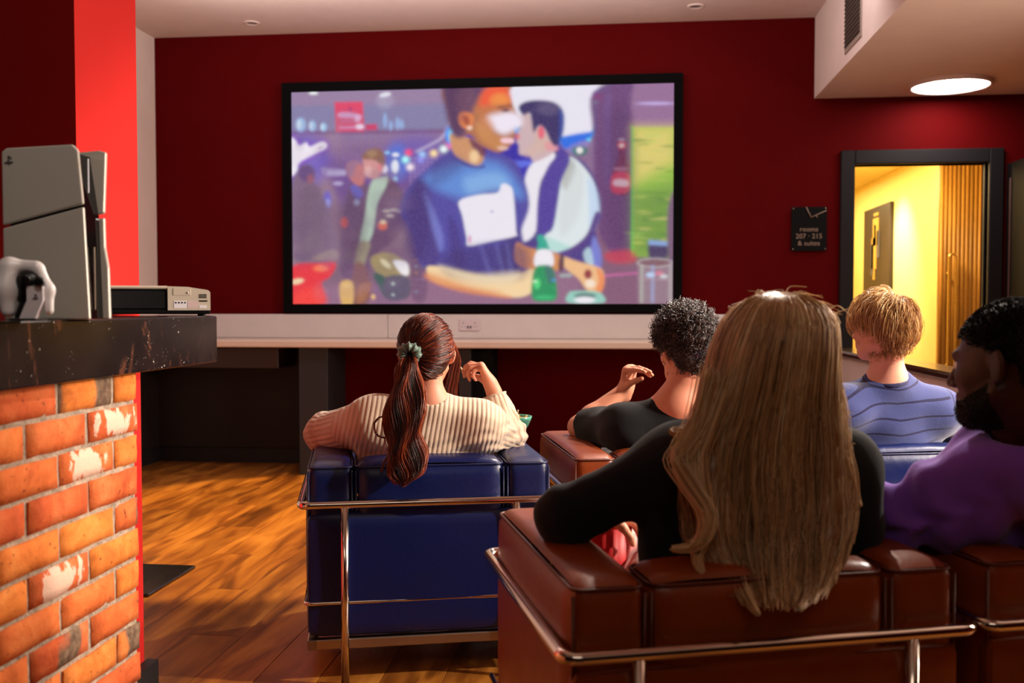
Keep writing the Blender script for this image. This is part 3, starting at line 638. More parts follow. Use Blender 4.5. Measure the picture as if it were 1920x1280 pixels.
# projector light is a little veiled, blacks lifted
IMG=IMG*.95+np.array([.035,.022,.045])
IMG=IMG+rng.normal(0,.008,(len(IMG),1))
IMG=np.clip(IMG,0,1)
X0,X1,Z0,Z1=-hw+fw,hw-fw,-hh+fw,hh-fw
Vp=np.stack([(X0+U*(X1-X0)).ravel(),np.full(U.size,-.02),(Z1+Vv*(Z0-Z1)).ravel()],1)
ii=np.arange(NXg*NYg).reshape(NXg,NYg)
Fp=np.stack([ii[:-1,:-1],ii[:-1,1:],ii[1:,1:],ii[1:,:-1]],-1).reshape(-1,4)
pic=mesh_obj('picture_surface',Vp,Fp,None,scn)
ca=pic.data.color_attributes.new('film','FLOAT_COLOR','POINT'); ca.data.foreach_set('color',np.concatenate([IMG,np.ones((len(IMG),1))],1).astype(np.float32).ravel())
t=NT('film_picture').set(color=(0,0,0,1),rough=.9,spec=0); at=t.n('ShaderNodeAttribute',attribute_name='film'); t.l(at.outputs['Color'],t.b.inputs['Emission Color']); t.b.inputs['Emission Strength'].default_value=1.0
pic.data.materials.append(t.m)

# room sign
a=onwall(1484,388,WY-.02); b=onwall(1550,470,WY-.02)
sg=empty('room_sign',((a[0]+b[0])/2,WY,(a[2]+b[2])/2),label='small black room sign with pale lettering beside the doorway',cat='sign')
w2,h2=(b[0]-a[0])/2,(a[2]-b[2])/2
MB().box((-w2,-.018,-h2),(w2,-.012,h2),.002).build('sign_plate',simple('sign_black',srgb(9,9,10),.6,spec=.1),sg)
M_ltr=simple('sign_letter',srgb(140,116,100),.6)
Mx=Matrix.Rotation(math.pi/2,4,'X')
for i,(s,sz) in enumerate((('rooms',.047),('207 · 215',.047),('& suites',.047))):
    text_obj('sign_text',s,sz,M_ltr,sg,Matrix.Translation((0,-.0186,-.017-i*.048))@Mx)
MB().tube([(-.020,-.02,h2-.002),(.014,-.02,h2-.072)],.0035,6).tube([(.012,-.02,h2-.072),(w2-.004,-.02,h2-.026)],.0035,6).tube([(.046,-.02,h2-.056),(.056,-.02,h2-.074)],.003,6).build('sign_emblem',M_ltr,sg)
for s in (-1,1):
    for r_ in (-1,1): MB().lathe([(.005,0),(.005,.012),(.0004,.014)],n=10).build('standoff_pin',M_steel,sg,loc=(s*(w2-.012),-.018,r_*(h2-.012))).rotation_euler=(math.pi/2,0,0)

# black base plate of a floor stand behind the column
p0=W(333,1086,4.12); 
st=empty('floor_stand',(p0[0]-.28,p0[1]+.0,0),label='black floor stand with a flat square base plate behind the red column',cat='stand')
MB().box((-.28,-.26,.001),(.28,.18,.013),.003).build('base_plate',simple('stand_black',srgb(16,20,24),.25,coat=.5),st)
MB().tube([(-.16,.0,.013),(-.16,.0,1.0)],.014,10).build('pole',M_blackp,st)

# ================================================================== armchairs
def cushion(size,r=.03,puff=(.012,.012,.012),n=14,seed=0,wr=.0):
    """rounded, slightly inflated upholstered block centred at the origin"""
    h=np.array(size)/2; V=[];F=[]; r=min(r,h.min()*.98); rs=np.random.default_rng(seed); ph=rs.uniform(0,6,6)
    def emit(P):
        inner=h-r; q=np.clip(P,-inner,inner); d=P-q; L=np.linalg.norm(d,axis=-1,keepdims=True); L[L<1e-9]=1; return q+d/L*r
    for a in range(3):
        u,v=(a+1)%3,(a+2)%3
        for sg in (-1,1):
            def ticks(hh_):
                # denser near the rounded borders
                k=np.linspace(-1,1,n); return hh_*np.sign(k)*np.abs(k)**.72
            tu,tv=ticks(h[u]),ticks(h[v]); P=np.zeros((n,n,3)); P[...,a]=sg*h[a]; P[...,u]=tu[:,None]; P[...,v]=tv[None,:]
            Q=emit(P); su=np.clip(1-(Q[...,u]/h[u])**2,0,1); sv=np.clip(1-(Q[...,v]/h[v])**2,0,1)
            bul=puff[a]*(su**.6)*(sv**.6)
            if wr: bul=bul+wr*su*sv*(np.sin(Q[...,u]*38+ph[0]+3*np.sin(Q[...,v]*17+ph[1]))*.5+np.sin(Q[...,v]*55+ph[2]+2*np.sin(Q[...,u]*23))*.35)
            Q[...,a]+=sg*bul
            b=len(V); V+=list(Q.reshape(-1,3))
            for i in range(n-1):
                for j in range(n-1):
                    q=(b+i*n+j,b+(i+1)*n+j,b+(i+1)*n+j+1,b+i*n+j+1); F.append(q if sg>0 else q[::-1])
    V=np.array(V); key=np.round(V*1e5).astype(np.int64); _,inv,idx=np.unique(key,axis=0,return_index=False,return_inverse=True,return_counts=True)
    uq,first,inv=np.unique(key,axis=0,return_index=True,return_inverse=True); inv=inv.ravel()
    V=V[first]; F=[tuple(inv[list(f)]) for f in F]
    return V,F
def rrect(w,d,r,z,n=5):
    P=[]
    for cx_,cy_,a0 in ((w-r,d-r,0),(-w+r,d-r,90),(-w+r,-d+r,180),(w-r,-d+r,270)):
        for t in np.linspace(0,90,n): a=R(a0+t); P.append((cx_+r*math.cos(a),cy_+r*math.sin(a),z))
    return P
def armchair(name,lm,pm_):
    t=empty(name)
    def cu(nm,c,size,r,puff,seed,wr=0,pip=True):
        V,F=cushion(size,r,puff,16,seed,wr); o=mesh_obj(nm,V,F,lm,t,smooth=True,loc=c)
        if pip:
            w,d,h=[s/2 for s in size]; b=MB()
            b.tube(rrect(w-.004,d-.004,r*.8,h-.012+puff[2]*.1),.0036,6,closed=True)
            b.tube([(w-.004,-d+.004,z) for z in np.linspace(-h+.02,h-.02,4)],.0032,6); b.tube([(-w+.004,-d+.004,z) for z in np.linspace(-h+.02,h-.02,4)],.0032,6)
            b.build('piping',pm_,o)
        return o
    for s in (-1,1): cu('arm_cushion',(s*.305,-.005,.405),(.138,.672,.53),.030,(.012,.004,.010),3+s,.0012)
    cu('back_cushion',(0,-.265,.455),(.462,.15,.43),.034,(.004,.016,.016),9,.003)
    cu('seat_cushion',(0,.06,.34),(.462,.50,.17),.03,(.004,.008,.014),12,.002)
    V,F=cushion((.462,.50,.12),.02,(0,.004,.004),8,2); mesh_obj('base_cushion',V,F,lm,t,smooth=True,loc=(0,.06,.195))
    V,F=cushion((.745,.05,.375),.018,(.002,.010,.002),14,5,.001); mesh_obj('back_panel',V,F,lm,t,smooth=True,loc=(0,-.33,.335))
    # chrome tube frame
    zb_=.553; X,Y=.392,.37; tr_=.0125
    path=fillet([(-.262,Y,.0),(-.262,Y,zb_),(-X,Y,zb_),(-X,-Y,zb_),(X,-Y,zb_),(X,Y,zb_),(.262,Y,zb_),(.262,Y,.0)],.03)
    MB().tube(path,tr_,12).build('top_rail',M_chrome,t)
    for s in (-1,1):
        MB().tube([(s*.262,-Y+.0,zb_-.006),(s*.262,-Y,.0)],tr_,12).build('leg',M_chrome,t)
    for zz,rr_ in ((.252,.0062),):
        MB().tube(fillet([(-X+.012,Y,zz),(-X+.012,-Y+.012,zz),(X-.012,-Y+.012,zz),(X-.012,Y,zz)],.02),rr_,8).build('middle_rod',M_chrome,t)
    b=MB(); hx,hy=.375,.352
    for lo,hi in (((-hx,-hy,.108),(hx,-hy+.03,.138)),((-hx,hy-.03,.108),(hx,hy,.138)),((-hx,-hy,.108),(-hx+.03,hy,.138)),((hx-.03,-hy,.108),(hx,hy,.138))): b.box(lo,hi,.003)
    b.build('base_frame',M_steel,t)
    return t
def place(o,X,Z,angdeg,mirror=False):
    """rear left rail corner at camera-plane position (X, Z)"""
    a=YAW+R(angdeg); c=CZ(X,Z); dx,dy=.392,.37
    o.location=(c[0]+dx*math.cos(a)-dy*math.sin(a), c[1]+dx*math.sin(a)+dy*math.cos(a),0); o.rotation_euler=(0,0,a)
    return o
GB='blue leather tube-frame armchairs'; GT='brown leather tube-frame armchairs'
blue1=armchair('leather_armchair',M_blue,M_blue2); brA=armchair('leather_armchair',M_brown,M_brown2)
blue2=copy_tree(blue1); brB=copy_tree(brA); brD=copy_tree(brA)
place(blue1,-.633,2.93,9.0); place(brA,.090,1.645,11.8); place(brB,.185,3.09,8.0); place(blue2,.985,3.18,8.0); place(brD,.888,1.82,11.0)
tag(blue1,'blue leather armchair in chrome tube frame under the ponytailed woman','armchair',GB)
tag(blue2,'blue leather armchair in chrome tube frame under the man in the striped sweater','armchair',GB)
tag(brA,'brown leather armchair in chrome tube frame under the long-haired blonde woman','armchair',GT)
tag(brB,'brown leather armchair in the farther row under the curly-haired man','armchair',GT)
tag(brD,'brown leather armchair at the right edge under the man in the purple hoodie','armchair',GT)

# ================================================================== console, controller, projector on the mantel
MZ=1.1226
def emblem(parent,M,s,mat):
    b=MB()
    b.prism([(-.12*s,-.5*s),(.10*s,-.58*s),(.10*s,.40*s),(.22*s,.34*s),(.26*s,.12*s),(.38*s,.10*s),(.42*s,.32*s),(.26*s,.52*s),(-.12*s,.62*s)],0,.0006,M)
    b.prism([(-.16*s,-.10*s),(-.52*s,-.24*s),(-.60*s,-.36*s),(-.40*s,-.44*s),(-.16*s,-.36*s),(-.16*s,-.27*s),(-.38*s,-.33*s),(-.16*s,-.2*s)],0,.0006,M)
    b.prism([(.14*s,-.46*s),(.56*s,-.30*s),(.62*s,-.20*s),(.44*s,-.10*s),(.14*s,-.16*s),(.14*s,-.25*s),(.42*s,-.22*s),(.14*s,-.34*s)],0,.0006,M)
    return b.build('emblem',mat,parent)
pc=W(168,599,2.02); con=empty('games_console',(pc[0],pc[1],MZ),rz=YAW+R(-4),label='white upright games console with a black core on the mantel',cat='games console')
M_shell=NT('console_shell').set(color=srgb(196,190,180),rough=.16,spec=.5,coat=.3).m; M_glo=simple('gloss_black',srgb(8,8,10),.08,coat=.6)
H=.357; Wd=.182
def plate(y0,y1,flip=False):
    # outline in x-z with right edge leaning, split by a diagonal slit
    lo=[(-Wd,0),(0,0),(-.010,H*.645),(-Wd,H*.525)]; up=[(-Wd,H*.540),(-.0105,H*.66),(-.020,H-.012),(-.032,H),(-Wd+.010,H-.006),(-Wd,H-.014)]
    Mt=Matrix(((1,0,0,0),(0,0,-1,0),(0,1,0,0),(0,0,0,1)))
    for pl in (lo,up):
        b=MB().prism(pl,-y1,-y0,Mt); o=b.build('side_panel',M_shell,con); m=o.modifiers.new('b','BEVEL'); m.width=.0035; m.segments=2
plate(0,.010)
b=MB().prism([(-Wd+.01,.002),(-.006,.002),(-.012,H*.6),(-.030,H-.016),(-Wd+.012,H-.02)],-.070,-.010,Matrix(((1,0,0,0),(0,0,-1,0),(0,1,0,0),(0,0,0,1)))).build('core',M_glo,con)
Mt=Matrix(((1,0,0,0),(0,0,-1,0),(0,1,0,0),(0,0,0,1)))
for pl in ([(-Wd,0),(.008,0),(.006,H*.30),(-.001,H*.42),(-.002,H*.60),(-Wd,H*.5)],[(-Wd,H*.52),(-.002,H*.625),(.004,H-.006),(-.01,H-.002),(-Wd,H-.014)]):
    o=MB().prism(pl,-.082,-.070,Mt).build('side_panel',M_shell,con); m=o.modifiers.new('b','BEVEL'); m.width=.0035; m.segments=2
MB().box((-.0055,.030,.02),(-.0030,.034,.15),.0005).build('disc_slot',M_steel,con)
MB().box((-.009,.018,.26),(-.007,.021,.33),.0004).build('glare_strip',simple('glare_pale',srgb(225,228,240),.2),con)  # glare on the glossy core, modelled as a pale strip
emblem(con,Matrix.Translation((-Wd+.016,-.0004,H-.032))@Matrix.Rotation(math.pi/2,4,'X'),.016,simple('grey_emblem',srgb(70,66,70),.4))
# projector
p1=np.array([-1.133,2.633,MZ]); p2=np.array([-1.375,2.510,MZ]); ang=math.atan2(p1[1]-p2[1],p1[0]-p2[0])
pj=empty('video_projector',tuple(p1),rz=ang,label='beige and black video projector at the end of the mantel',cat='projector')
M_bei=NT('beige_plastic').set(color=srgb(204,190,172),rough=.38).m
w=.285
MB().prism([(-.112,.016),(0,.016),(0,.066),(-.006,.072),(-.06,.0805),(-.112,.082)],-.14,0,Mt).build('housing',M_bei,pj)
MB().box((-w,.004,.016),(-.112,.14,.074),.006).build('side_vent',M_blackp,pj)
MB().box((-w,.0,.074),(-.110,.14,.083),.003).build('top_cover',M_bei,pj)
MB().box((-w,.003,.006),(0,.137,.018),.003).build('underside',M_matte,pj)
for x in (-.27,-.02):
    for y in (.02,.12): MB().lathe([(.008,0),(.009,.006)],(x,y,0),12).build('foot',M_blackp,pj)
MB().box((-.098,-.0012,.057),(-.052,0,.076),.0005).build('cover_door',M_bei,pj)
MB().lathe([(.0025,0),(.0025,.0015),(.0003,.002)],n=10).build('screw',M_steel,pj,loc=(-.060,-.0012,.064)).rotation_euler=(math.pi/2,0,0)
lb=MB().box((-.096,-.0008,.022),(-.062,0,.042)).build('label_sticker',simple('label_white',srgb(232,226,232),.5),pj)
MB().box((-.060,-.0008,.022),(-.032,0,.042)).build('label_sticker',simple('label_pink',srgb(214,188,186),.5),pj)
MB().box((-.030,-.0008,.022),(-.010,0,.030)).build('label_sticker',lb.data.materials[0],pj)
g=MB()
for k in range(3): g.box((-.030,-.001,.058-k*.004),(-.010,0,.0605-k*.004))
g.box((-.030,-.001,.040),(-.008,0,.0435)); 
for k in range(4): g.box((-.093+k*.008,-.0012,.035),(-.089+k*.008,-.0007,.039))
g.build('port_marks',M_matte,pj)
# ================================================================== implicit-surface modelling for the people
def nrm(v): v=np.asarray(v,float); return v/(np.linalg.norm(v)+1e-12)
class SDF:
    """a list of rounded primitives blended into one continuous skin"""
    def __init__(s): s.p=[]
    def cap(s,a,b,ra,rb=None,k=.02): s.p.append(('c',np.array(a,float),np.array(b,float),ra,ra if rb is None else rb,k)); return s
    def ell(s,c,r,M=None,k=.02): s.p.append(('e',np.array(c,float),np.array(r,float),np.eye(3) if M is None else np.array(M,float),0,k)); return s
    def prim(s,q,P,grow=0.0):
        if q[0]=='c':
            a,b=q[1],q[2]; e=b-a; t=np.clip(((P-a)@e)/(e@e+1e-12),0,1)
            return np.linalg.norm(P-(a+t[:,None]*e),axis=1)-(q[3]*(1-t)+q[4]*t)-grow
        L=(P-q[1])@q[3]; r=q[2]+grow
        k0=np.linalg.norm(L/r,axis=1); k1=np.linalg.norm(L/(r*r),axis=1)+1e-9
        return k0*(k0-1)/k1
    def bounds(s):
        lo=[];hi=[]
        for q in s.p:
            if q[0]=='c': m=max(q[3],q[4]); lo+= [q[1]-m,q[2]-m]; hi+=[q[1]+m,q[2]+m]
            else: m=q[2].max(); lo.append(q[1]-m); hi.append(q[1]+m)
        return np.min(lo,0),np.max(hi,0)
    def mesh(s,h=.005,grow=0.0,post=None,pad=.03,B=12,disp=.02):
        lo,hi=s.bounds(); lo=lo-pad-grow; hi=hi+pad+grow; dims=(np.ceil((hi-lo)/h/B).astype(int)*B)+1
        F=np.full(tuple(dims),.05,np.float32); nb=(dims-1)//B
        g=np.arange(B+1)*h; G=np.stack(np.meshgrid(g,g,g,indexing='ij'),-1).reshape(-1,3)
        cs=np.stack(np.meshgrid(*[np.arange(n) for n in nb],indexing='ij'),-1).reshape(-1,3)
        cc=lo+(cs+.5)*B*h; rad=B*h*.5*1.7321
        D=np.stack([s.prim(q,cc,grow) for q in s.p],1)
        # ellipsoid estimate can be off far away: be generous
        act=np.where((D.min(1)<rad+disp+.03))[0]
        for i in act:
            cand=np.where(D[i]<max(D[i].min(),0)+rad*2+.05)[0]
            P=lo+cs[i]*B*h+G; d=None
            for j in cand:
                dj=s.prim(s.p[j],P,grow)
                if d is None: d=dj
                else:
                    k=s.p[j][5]; hh=np.clip(.5+.5*(d-dj)/k,0,1); d=d*(1-hh)+dj*hh-k*hh*(1-hh)
            if post is not None: d=post(P,d)
            a,b,c=cs[i]*B; F[a:a+B+1,b:b+B+1,c:c+B+1]=d.reshape(B+1,B+1,B+1)
        return surfnet(F,lo,h)
def surfnet(F,lo,h):
    S=F<0; c=[S[i:S.shape[0]-1+i,j:S.shape[1]-1+j,k:S.shape[2]-1+k] for i in (0,1) for j in (0,1) for k in (0,1)]
    any_=c[0].copy(); all_=c[0].copy()
    for x in c[1:]: any_|=x; all_&=x
    I=np.argwhere(any_&~all_); idx=np.full(any_.shape,-1,np.int32); idx[tuple(I.T)]=np.arange(len(I))
    off=[(i,j,k) for i in (0,1) for j in (0,1) for k in (0,1)]
    val=np.stack([F[I[:,0]+o[0],I[:,1]+o[1],I[:,2]+o[2]] for o in off],1).astype(float)
    acc=np.zeros((len(I),3)); cnt=np.zeros(len(I)); O=np.array(off,float)
    for a in range(8):
        for b in range(a+1,8):
            if np.abs(O[a]-O[b]).sum()!=1: continue
            m=(val[:,a]<0)!=(val[:,b]<0); va,vb=val[m,a],val[m,b]; t=va/(va-vb)
            acc[m]+=O[a]+(O[b]-O[a])*t[:,None]; cnt[m]+=1
    V=lo+(I+acc/cnt[:,None])*h
    Q=[]
    for ax in range(3):
        sl0=[slice(None)]*3; sl1=[slice(None)]*3; sl0[ax]=slice(0,-1); sl1[ax]=slice(1,None)
        s0,s1=S[tuple(sl0)],S[tuple(sl1)]; e=np.argwhere(s0!=s1); u,v=(ax+1)%3,(ax+2)%3
        e=e[(e[:,u]>0)&(e[:,v]>0)&(e[:,u]<idx.shape[u])&(e[:,v]<idx.shape[v])]
        fl=s0[tuple(e.T)]
        def gi(du,dv): q=e.copy(); q[:,u]+=du; q[:,v]+=dv; return idx[tuple(q.T)]
        q=np.stack([gi(-1,-1),gi(0,-1),gi(0,0),gi(-1,0)],1); q[~fl]=q[~fl][:,::-1]; Q.append(q)
    Q=np.concatenate(Q); Q=Q[(Q>=0).all(1)]
    return V,Q
def smooth_mesh(V,F,it=2,lam=.5):
    n=len(V)
    a=np.concatenate([F[:,0],F[:,1],F[:,2],F[:,3]]); b=np.concatenate([F[:,1],F[:,2],F[:,3],F[:,0]])
    A=np.concatenate([a,b]); B_=np.concatenate([b,a]); cnt=np.bincount(A,minlength=n)[:,None]
    for _ in range(it):
        N=np.stack([np.bincount(A,weights=V[B_,k],minlength=n) for k in range(3)],1)/np.maximum(cnt,1); V=V*(1-lam)+N*lam
    return V
def tubes(P,r,sides=3):
    """P (n,m,3) strands -> one triangle/quad mesh"""
    n,m,_=P.shape; T=np.gradient(P,axis=1); T/=np.linalg.norm(T,axis=2,keepdims=True)+1e-12
    ref=np.array([.93,.13,.34]); N=np.cross(T,np.broadcast_to(ref,T.shape)); N/=np.linalg.norm(N,axis=2,keepdims=True)+1e-9; Bn=np.cross(T,N)
    r=np.broadcast_to(r,(n,m))[...,None]
    V=np.stack([P+r*(math.cos(2*math.pi*k/sides)*N+math.sin(2*math.pi*k/sides)*Bn) for k in range(sides)],2)
    I=np.arange(n*m*sides).reshape(n,m,sides)
    F=np.concatenate([np.stack([I[:,:-1,k],I[:,:-1,(k+1)%sides],I[:,1:,(k+1)%sides],I[:,1:,k]],-1).reshape(-1,4) for k in range(sides)])
    return V.reshape(-1,3),F
def fattr(o,name,vals,sel=None):
    a=o.data.attributes.new(name,'FLOAT','POINT'); a.data.foreach_set('value',np.asarray(vals,np.float32))
# ---- materials
def skin(name,c,c2,sss=.12,rough=.5):
    t=NT(name).set(rough=rough,sss=sss,spec=.4); t.b.inputs['Subsurface Radius'].default_value=(.012,.004,.002); t.b.inputs['Subsurface Scale'].default_value=1.0
    v=t.coord('Object'); n=t.noise(v,14,4,.6); t.col(t.mix(n,c,c2)); t.bump(t.noise(v,260,3),.12,.001); return t.m
S_light=skin('skin_light',srgb(226,158,128),srgb(212,136,106)); S_fair=skin('skin_fair',srgb(232,176,148),srgb(218,152,126)); S_dark=skin('skin_dark',srgb(72,32,22),srgb(54,23,16),.10,.5)
M_lip=simple('lips',srgb(176,92,84),.4); M_eye=simple('eye_white',srgb(224,216,208),.2); M_iris=simple('iris',srgb(40,26,18),.15)
def cloth(name,c,c2=None,rough=.92,sheen=.25,weave=900,fold=.25):
    t=NT(name).set(rough=rough,sheen=sheen,spec=.15); v=t.coord('Object'); t.col(t.mix(t.noise(v,5,4,.6),c,c2 or tuple(x*.8 for x in c[:3])+(1,)))
    h=t.math('ADD',t.math('MULTIPLY',t.noise(v,weave,2),.2),t.noise(v,14,3,.5,1.0)); t.bump(h,fold,.012); return t.m
def knit(name,c,c2,depth=.5,freq=1.0):
    t=NT(name).set(rough=.95,sheen=.3,spec=.1); v=t.coord('Object'); at=t.n('ShaderNodeAttribute',attribute_name='rib')
    s_=t.math('SINE',t.math('MULTIPLY',at.outputs['Fac'],2*math.pi*freq)); s2=t.math('ADD',t.math('MULTIPLY',s_,.5),.5)
    pw=t.math('POWER',s2,.55); n=t.noise(v,240,2,.6)
    t.col(t.mix(pw,c2,t.mix(n,c,tuple(x*.84 for x in c[:3])+(1,)))); t.bump(t.math('ADD',t.math('MULTIPLY',pw,1.0),t.math('MULTIPLY',n,.35)),depth,.006); return t.m
def hairmat(name,stops,rough=.34,spec=.55):
    t=NT(name).set(rough=rough,spec=spec); at=t.n('ShaderNodeAttribute',attribute_name='tone'); t.col(t.ramp(at.outputs['Fac'],stops)); return t.m

# ---- anatomy
def rotm(yaw,pitch=0,roll=0):
    return np.array(Matrix.Rotation(yaw,3,'Z')@Matrix.Rotation(pitch,3,'X')@Matrix.Rotation(roll,3,'Y'))
def add_head(s,H,M,sc_=1.0,ears=True,beard=False):
    g=lambda x,y,z: H+M@(np.array([x,y,z])*sc_)
    E=lambda c,r,k=.02: s.ell(g(*c),np.array(r)*sc_,M,k)
    E((0,-.014,.030),(.075,.093,.085),.01); E((0,-.045,-.005),(.062,.060,.062),.03)
    E((0,.034,-.015),(.061,.058,.082),.03); E((0,.045,-.070),(.046,.046,.038),.025); E((0,.074,-.096),(.020,.018,.016),.02)
    for a in (-1,1): E((a*.036,.062,-.022),(.022,.022,.024),.02); s.cap(g(a*.058,.0,-.05),g(a*.030,.060,-.090),.014*sc_,.014*sc_,.02)
    s.cap(g(-.030,.083,.024),g(.030,.083,.024),.010*sc_,.010*sc_,.014)
    s.cap(g(0,.088,.018),g(0,.112,-.026),.007*sc_,.010*sc_,.010); 
    for a in (-1,1): E((a*.011,.100,-.031),(.009,.010,.007),.006)
    s.cap(g(-.017,.092,-.052),g(.017,.092,-.052),.0065*sc_,.0065*sc_,.006); s.cap(g(-.015,.091,-.064),g(.015,.091,-.064),.0075*sc_,.0075*sc_,.006)
    if beard: E((0,.062,-.086),(.042,.038,.026),.02)
    if ears:
        for a in (-1,1):
            Me=M@np.array(Matrix.Rotation(a*R(28),3,'Z')@Matrix.Rotation(R(-12),3,'X'))
            s.ell(g(a*.081,-.012,-.006),np.array((.0075,.017,.031))*sc_,Me,.006); s.ell(g(a*.088,-.022,.002),np.array((.006,.012,.024))*sc_,Me,.006); s.ell(g(a*.076,-.006,-.028),np.array((.007,.009,.010))*sc_,Me,.006)
def face_children(o,H,M,sc_=1.0,brow=None):
    for a in (-1,1):
        c=H+M@(np.array([a*.031,.078,.004])*sc_)
        b=MB(); r=.0115*sc_; prof=[(r*math.sin(x),-r*math.cos(x)) for x in np.linspace(.05,math.pi-.05,9)]
        e=b.lathe(prof,n=14).build('eye',M_eye,o); e.matrix_world=Matrix.Translation(c)@Matrix(M.tolist()).to_4x4()@Matrix.Rotation(-math.pi/2,4,'X')
        q=MB().lathe([(.0055*sc_,.0100*sc_),(.004*sc_,.0113*sc_),(.0002,.0118*sc_)],n=12).build('iris',M_iris,e)
def hand(s,w,d,n,side,curl=(20,35,25),thumb=(.5,.55,.35),sc_=1.0,spread=.10,k=.006,curls=None):
    """w wrist, d towards the fingers, n palm normal, side +1/-1: where the thumb is along cross(d,n)"""
    d=nrm(d); n=nrm(n-np.dot(n,d)*d); b=np.cross(d,n)*side
    L=[.080,.084,.079,.071]; ph=[(.042,.025,.019),(.046,.029,.020),(.042,.027,.020),(.033,.020,.018)]; off=[.026,.008,-.010,-.027]; rad=[.0088,.009,.0085,.0076]
    s.cap(w-d*.03*sc_,w+d*.018*sc_,.024*sc_,.021*sc_,.02)
    tips=[]
    for i in range(4):
        k0=w+(d*L[i]+b*off[i]*.95)*sc_; s.cap(w+(d*.012+b*off[i]*.55)*sc_,k0-n*.001,.015*sc_,.0115*sc_,.016)
        fd=nrm(d+b*spread*(1.5-i)*.35); p=k0; ang=0; cu=(curls[i] if curls else curl)
        for j in range(3):
            ang+=R(cu[j]); v=fd*math.cos(ang)+n*math.sin(ang); q=p+v*ph[i][j]*sc_
            s.cap(p,q,rad[i]*sc_*(1-.07*j),rad[i]*sc_*(1-.07*(j+1)),.0035 if j==0 else .003); p=q
        tips.append(p)
    t0=w+(d*.016+b*.020+n*.006)*sc_; v1=nrm(d*.62+b*thumb[0]+n*thumb[1]*.6); t1=t0+v1*.042*sc_
    s.cap(t0,t1,.0165*sc_,.0118*sc_,.014); v2=nrm(d*.9+b*thumb[0]*.15+n*thumb[1]); t2=t1+v2*.032*sc_; s.cap(t1,t2,.0108*sc_,.0098*sc_,.004)
    v3=nrm(d*.8-b*thumb[2]+n*thumb[1]); t3=t2+v3*.026*sc_; s.cap(t2,t3,.0098*sc_,.008*sc_,.004)
    return tips,t3
def limb(s,a,b,c,r):  # shoulder/elbow/wrist or hip/knee/ankle with four radii
    s.cap(a,b,r[0],r[1],.03); m=a*.0+b+(c-b)*.28; s.cap(b,m,r[1],r[2],.02); s.cap(m,c,r[2],r[3],.02)
def torso(s,N,SL,SR,Pv,rs=1.0):
    u=nrm((SL+SR)/2-Pv); r=nrm(SR-SL); f=nrm(np.cross(u,r)); r=np.cross(f,u); M=np.stack([r,f,u],1)
    mid=(SL+SR)/2; w=np.linalg.norm(SR-SL)/2; H=np.linalg.norm(mid-Pv)
    s.cap(SL,SR,.055*rs,.055*rs,.05); s.cap(SL,N,.05*rs,.045*rs,.05); s.cap(SR,N,.05*rs,.045*rs,.05)
    s.ell(mid-u*H*.32,(w*.93,.108*rs,H*.42),M,.06); s.ell(mid-u*H*.68,(w*.78,.10*rs,H*.38),M,.06); s.ell(Pv,(w*.92,.125*rs,.13),M,.06)
    return M
def person(label,mat,H,Mh,N,SL,SR,EL,WL,ER,WR,Pv,KL,AL,KR,AR,handL,handR,hs=1.0,rs=1.0,arm=1.0,h=.0048,beard=False,scaleh=1.0):
    s=SDF(); add_head(s,H,Mh,hs,beard=beard)
    nb=H+Mh@(np.array([0,-.028,-.055])*hs); s.cap(nb,N,.052*rs,.056*rs,.025)
    Mt=torso(s,N,SL,SR,Pv,rs)
    limb(s,SL,EL,WL,[.046*arm,.039*arm,.040*arm,.025*arm]); limb(s,SR,ER,WR,[.046*arm,.039*arm,.040*arm,.025*arm])
    info={}
    for key,hh,w in (('L',handL,WL),('R',handR,WR)): info[key]=hand(s,w,sc_=scaleh,**hh)
    r=Mt[:,0]
    for K,A_,sg in ((KL,AL,-1),(KR,AR,1)):
        hp=Pv+r*sg*.085-Mt[:,2]*.03; limb(s,hp,K,A_,[.085,.058,.055,.038]); fdir=nrm(np.array([K[0]-hp[0],K[1]-hp[1],0])); s.cap(A_+np.array([0,0,-.03])-fdir*.03,A_+fdir*.15+np.array([0,0,-.045]),.035,.028,.03)
    V,F=s.mesh(h); V=smooth_mesh(V,F,1,.4)
    # lips
    cen=V[F].mean(1); loc=(cen-H)@Mh/hs; lip=(np.abs(loc[:,0])<.023)&(loc[:,1]>.085)&(loc[:,2]<-.045)&(loc[:,2]>-.071)
    lip=lip.astype(int)
    if beard: lip[(lip==0)&(loc[:,1]>.0)&(loc[:,2]<-.052+.5*np.clip(.05-loc[:,1],-.02,.05))&(loc[:,2]>-.118)&((loc[:,1]>.045)|(loc[:,2]<-.035))&(loc[:,1]>.012)]=2
    org=np.array([Pv[0],Pv[1],0]); o=mesh_obj('person',V-org,F,None,None,smooth=True,loc=tuple(org),mats=[mat,M_lip if mat is not S_dark else simple('lips_dark',srgb(80,38,32),.4)]+([simple('beard_black',srgb(15,10,9),.8)] if beard else []),fm=lip)
    tag(o,label,'person'); o.data.name='person_body'
    bpy.context.view_layer.update()
    o['_org']=list(org)
    return o,s,Mt,info
def child(o,name,V,F,mat,smooth=True):
    org=np.array(o.location); c=mesh_obj(name,V-org,F,mat,o,smooth=smooth); return c
def garment(o,name,s,mat,grow,h=.006,post=None,it=2):
    V,F=s.mesh(h,grow,post); V=smooth_mesh(V,F,it,.5); return child(o,name,V,F,mat),V
def folds(P,amp,sc_,seed=0):
    a=P*sc_; return amp*(np.sin(a[:,0]*1.0+2.1*np.sin(a[:,2]*.7+seed)+seed)*np.sin(a[:,2]*1.3+1.7*np.sin(a[:,1]*.9+seed*2))+.5*np.sin(a[:,1]*2.3+a[:,2]*1.9+seed))
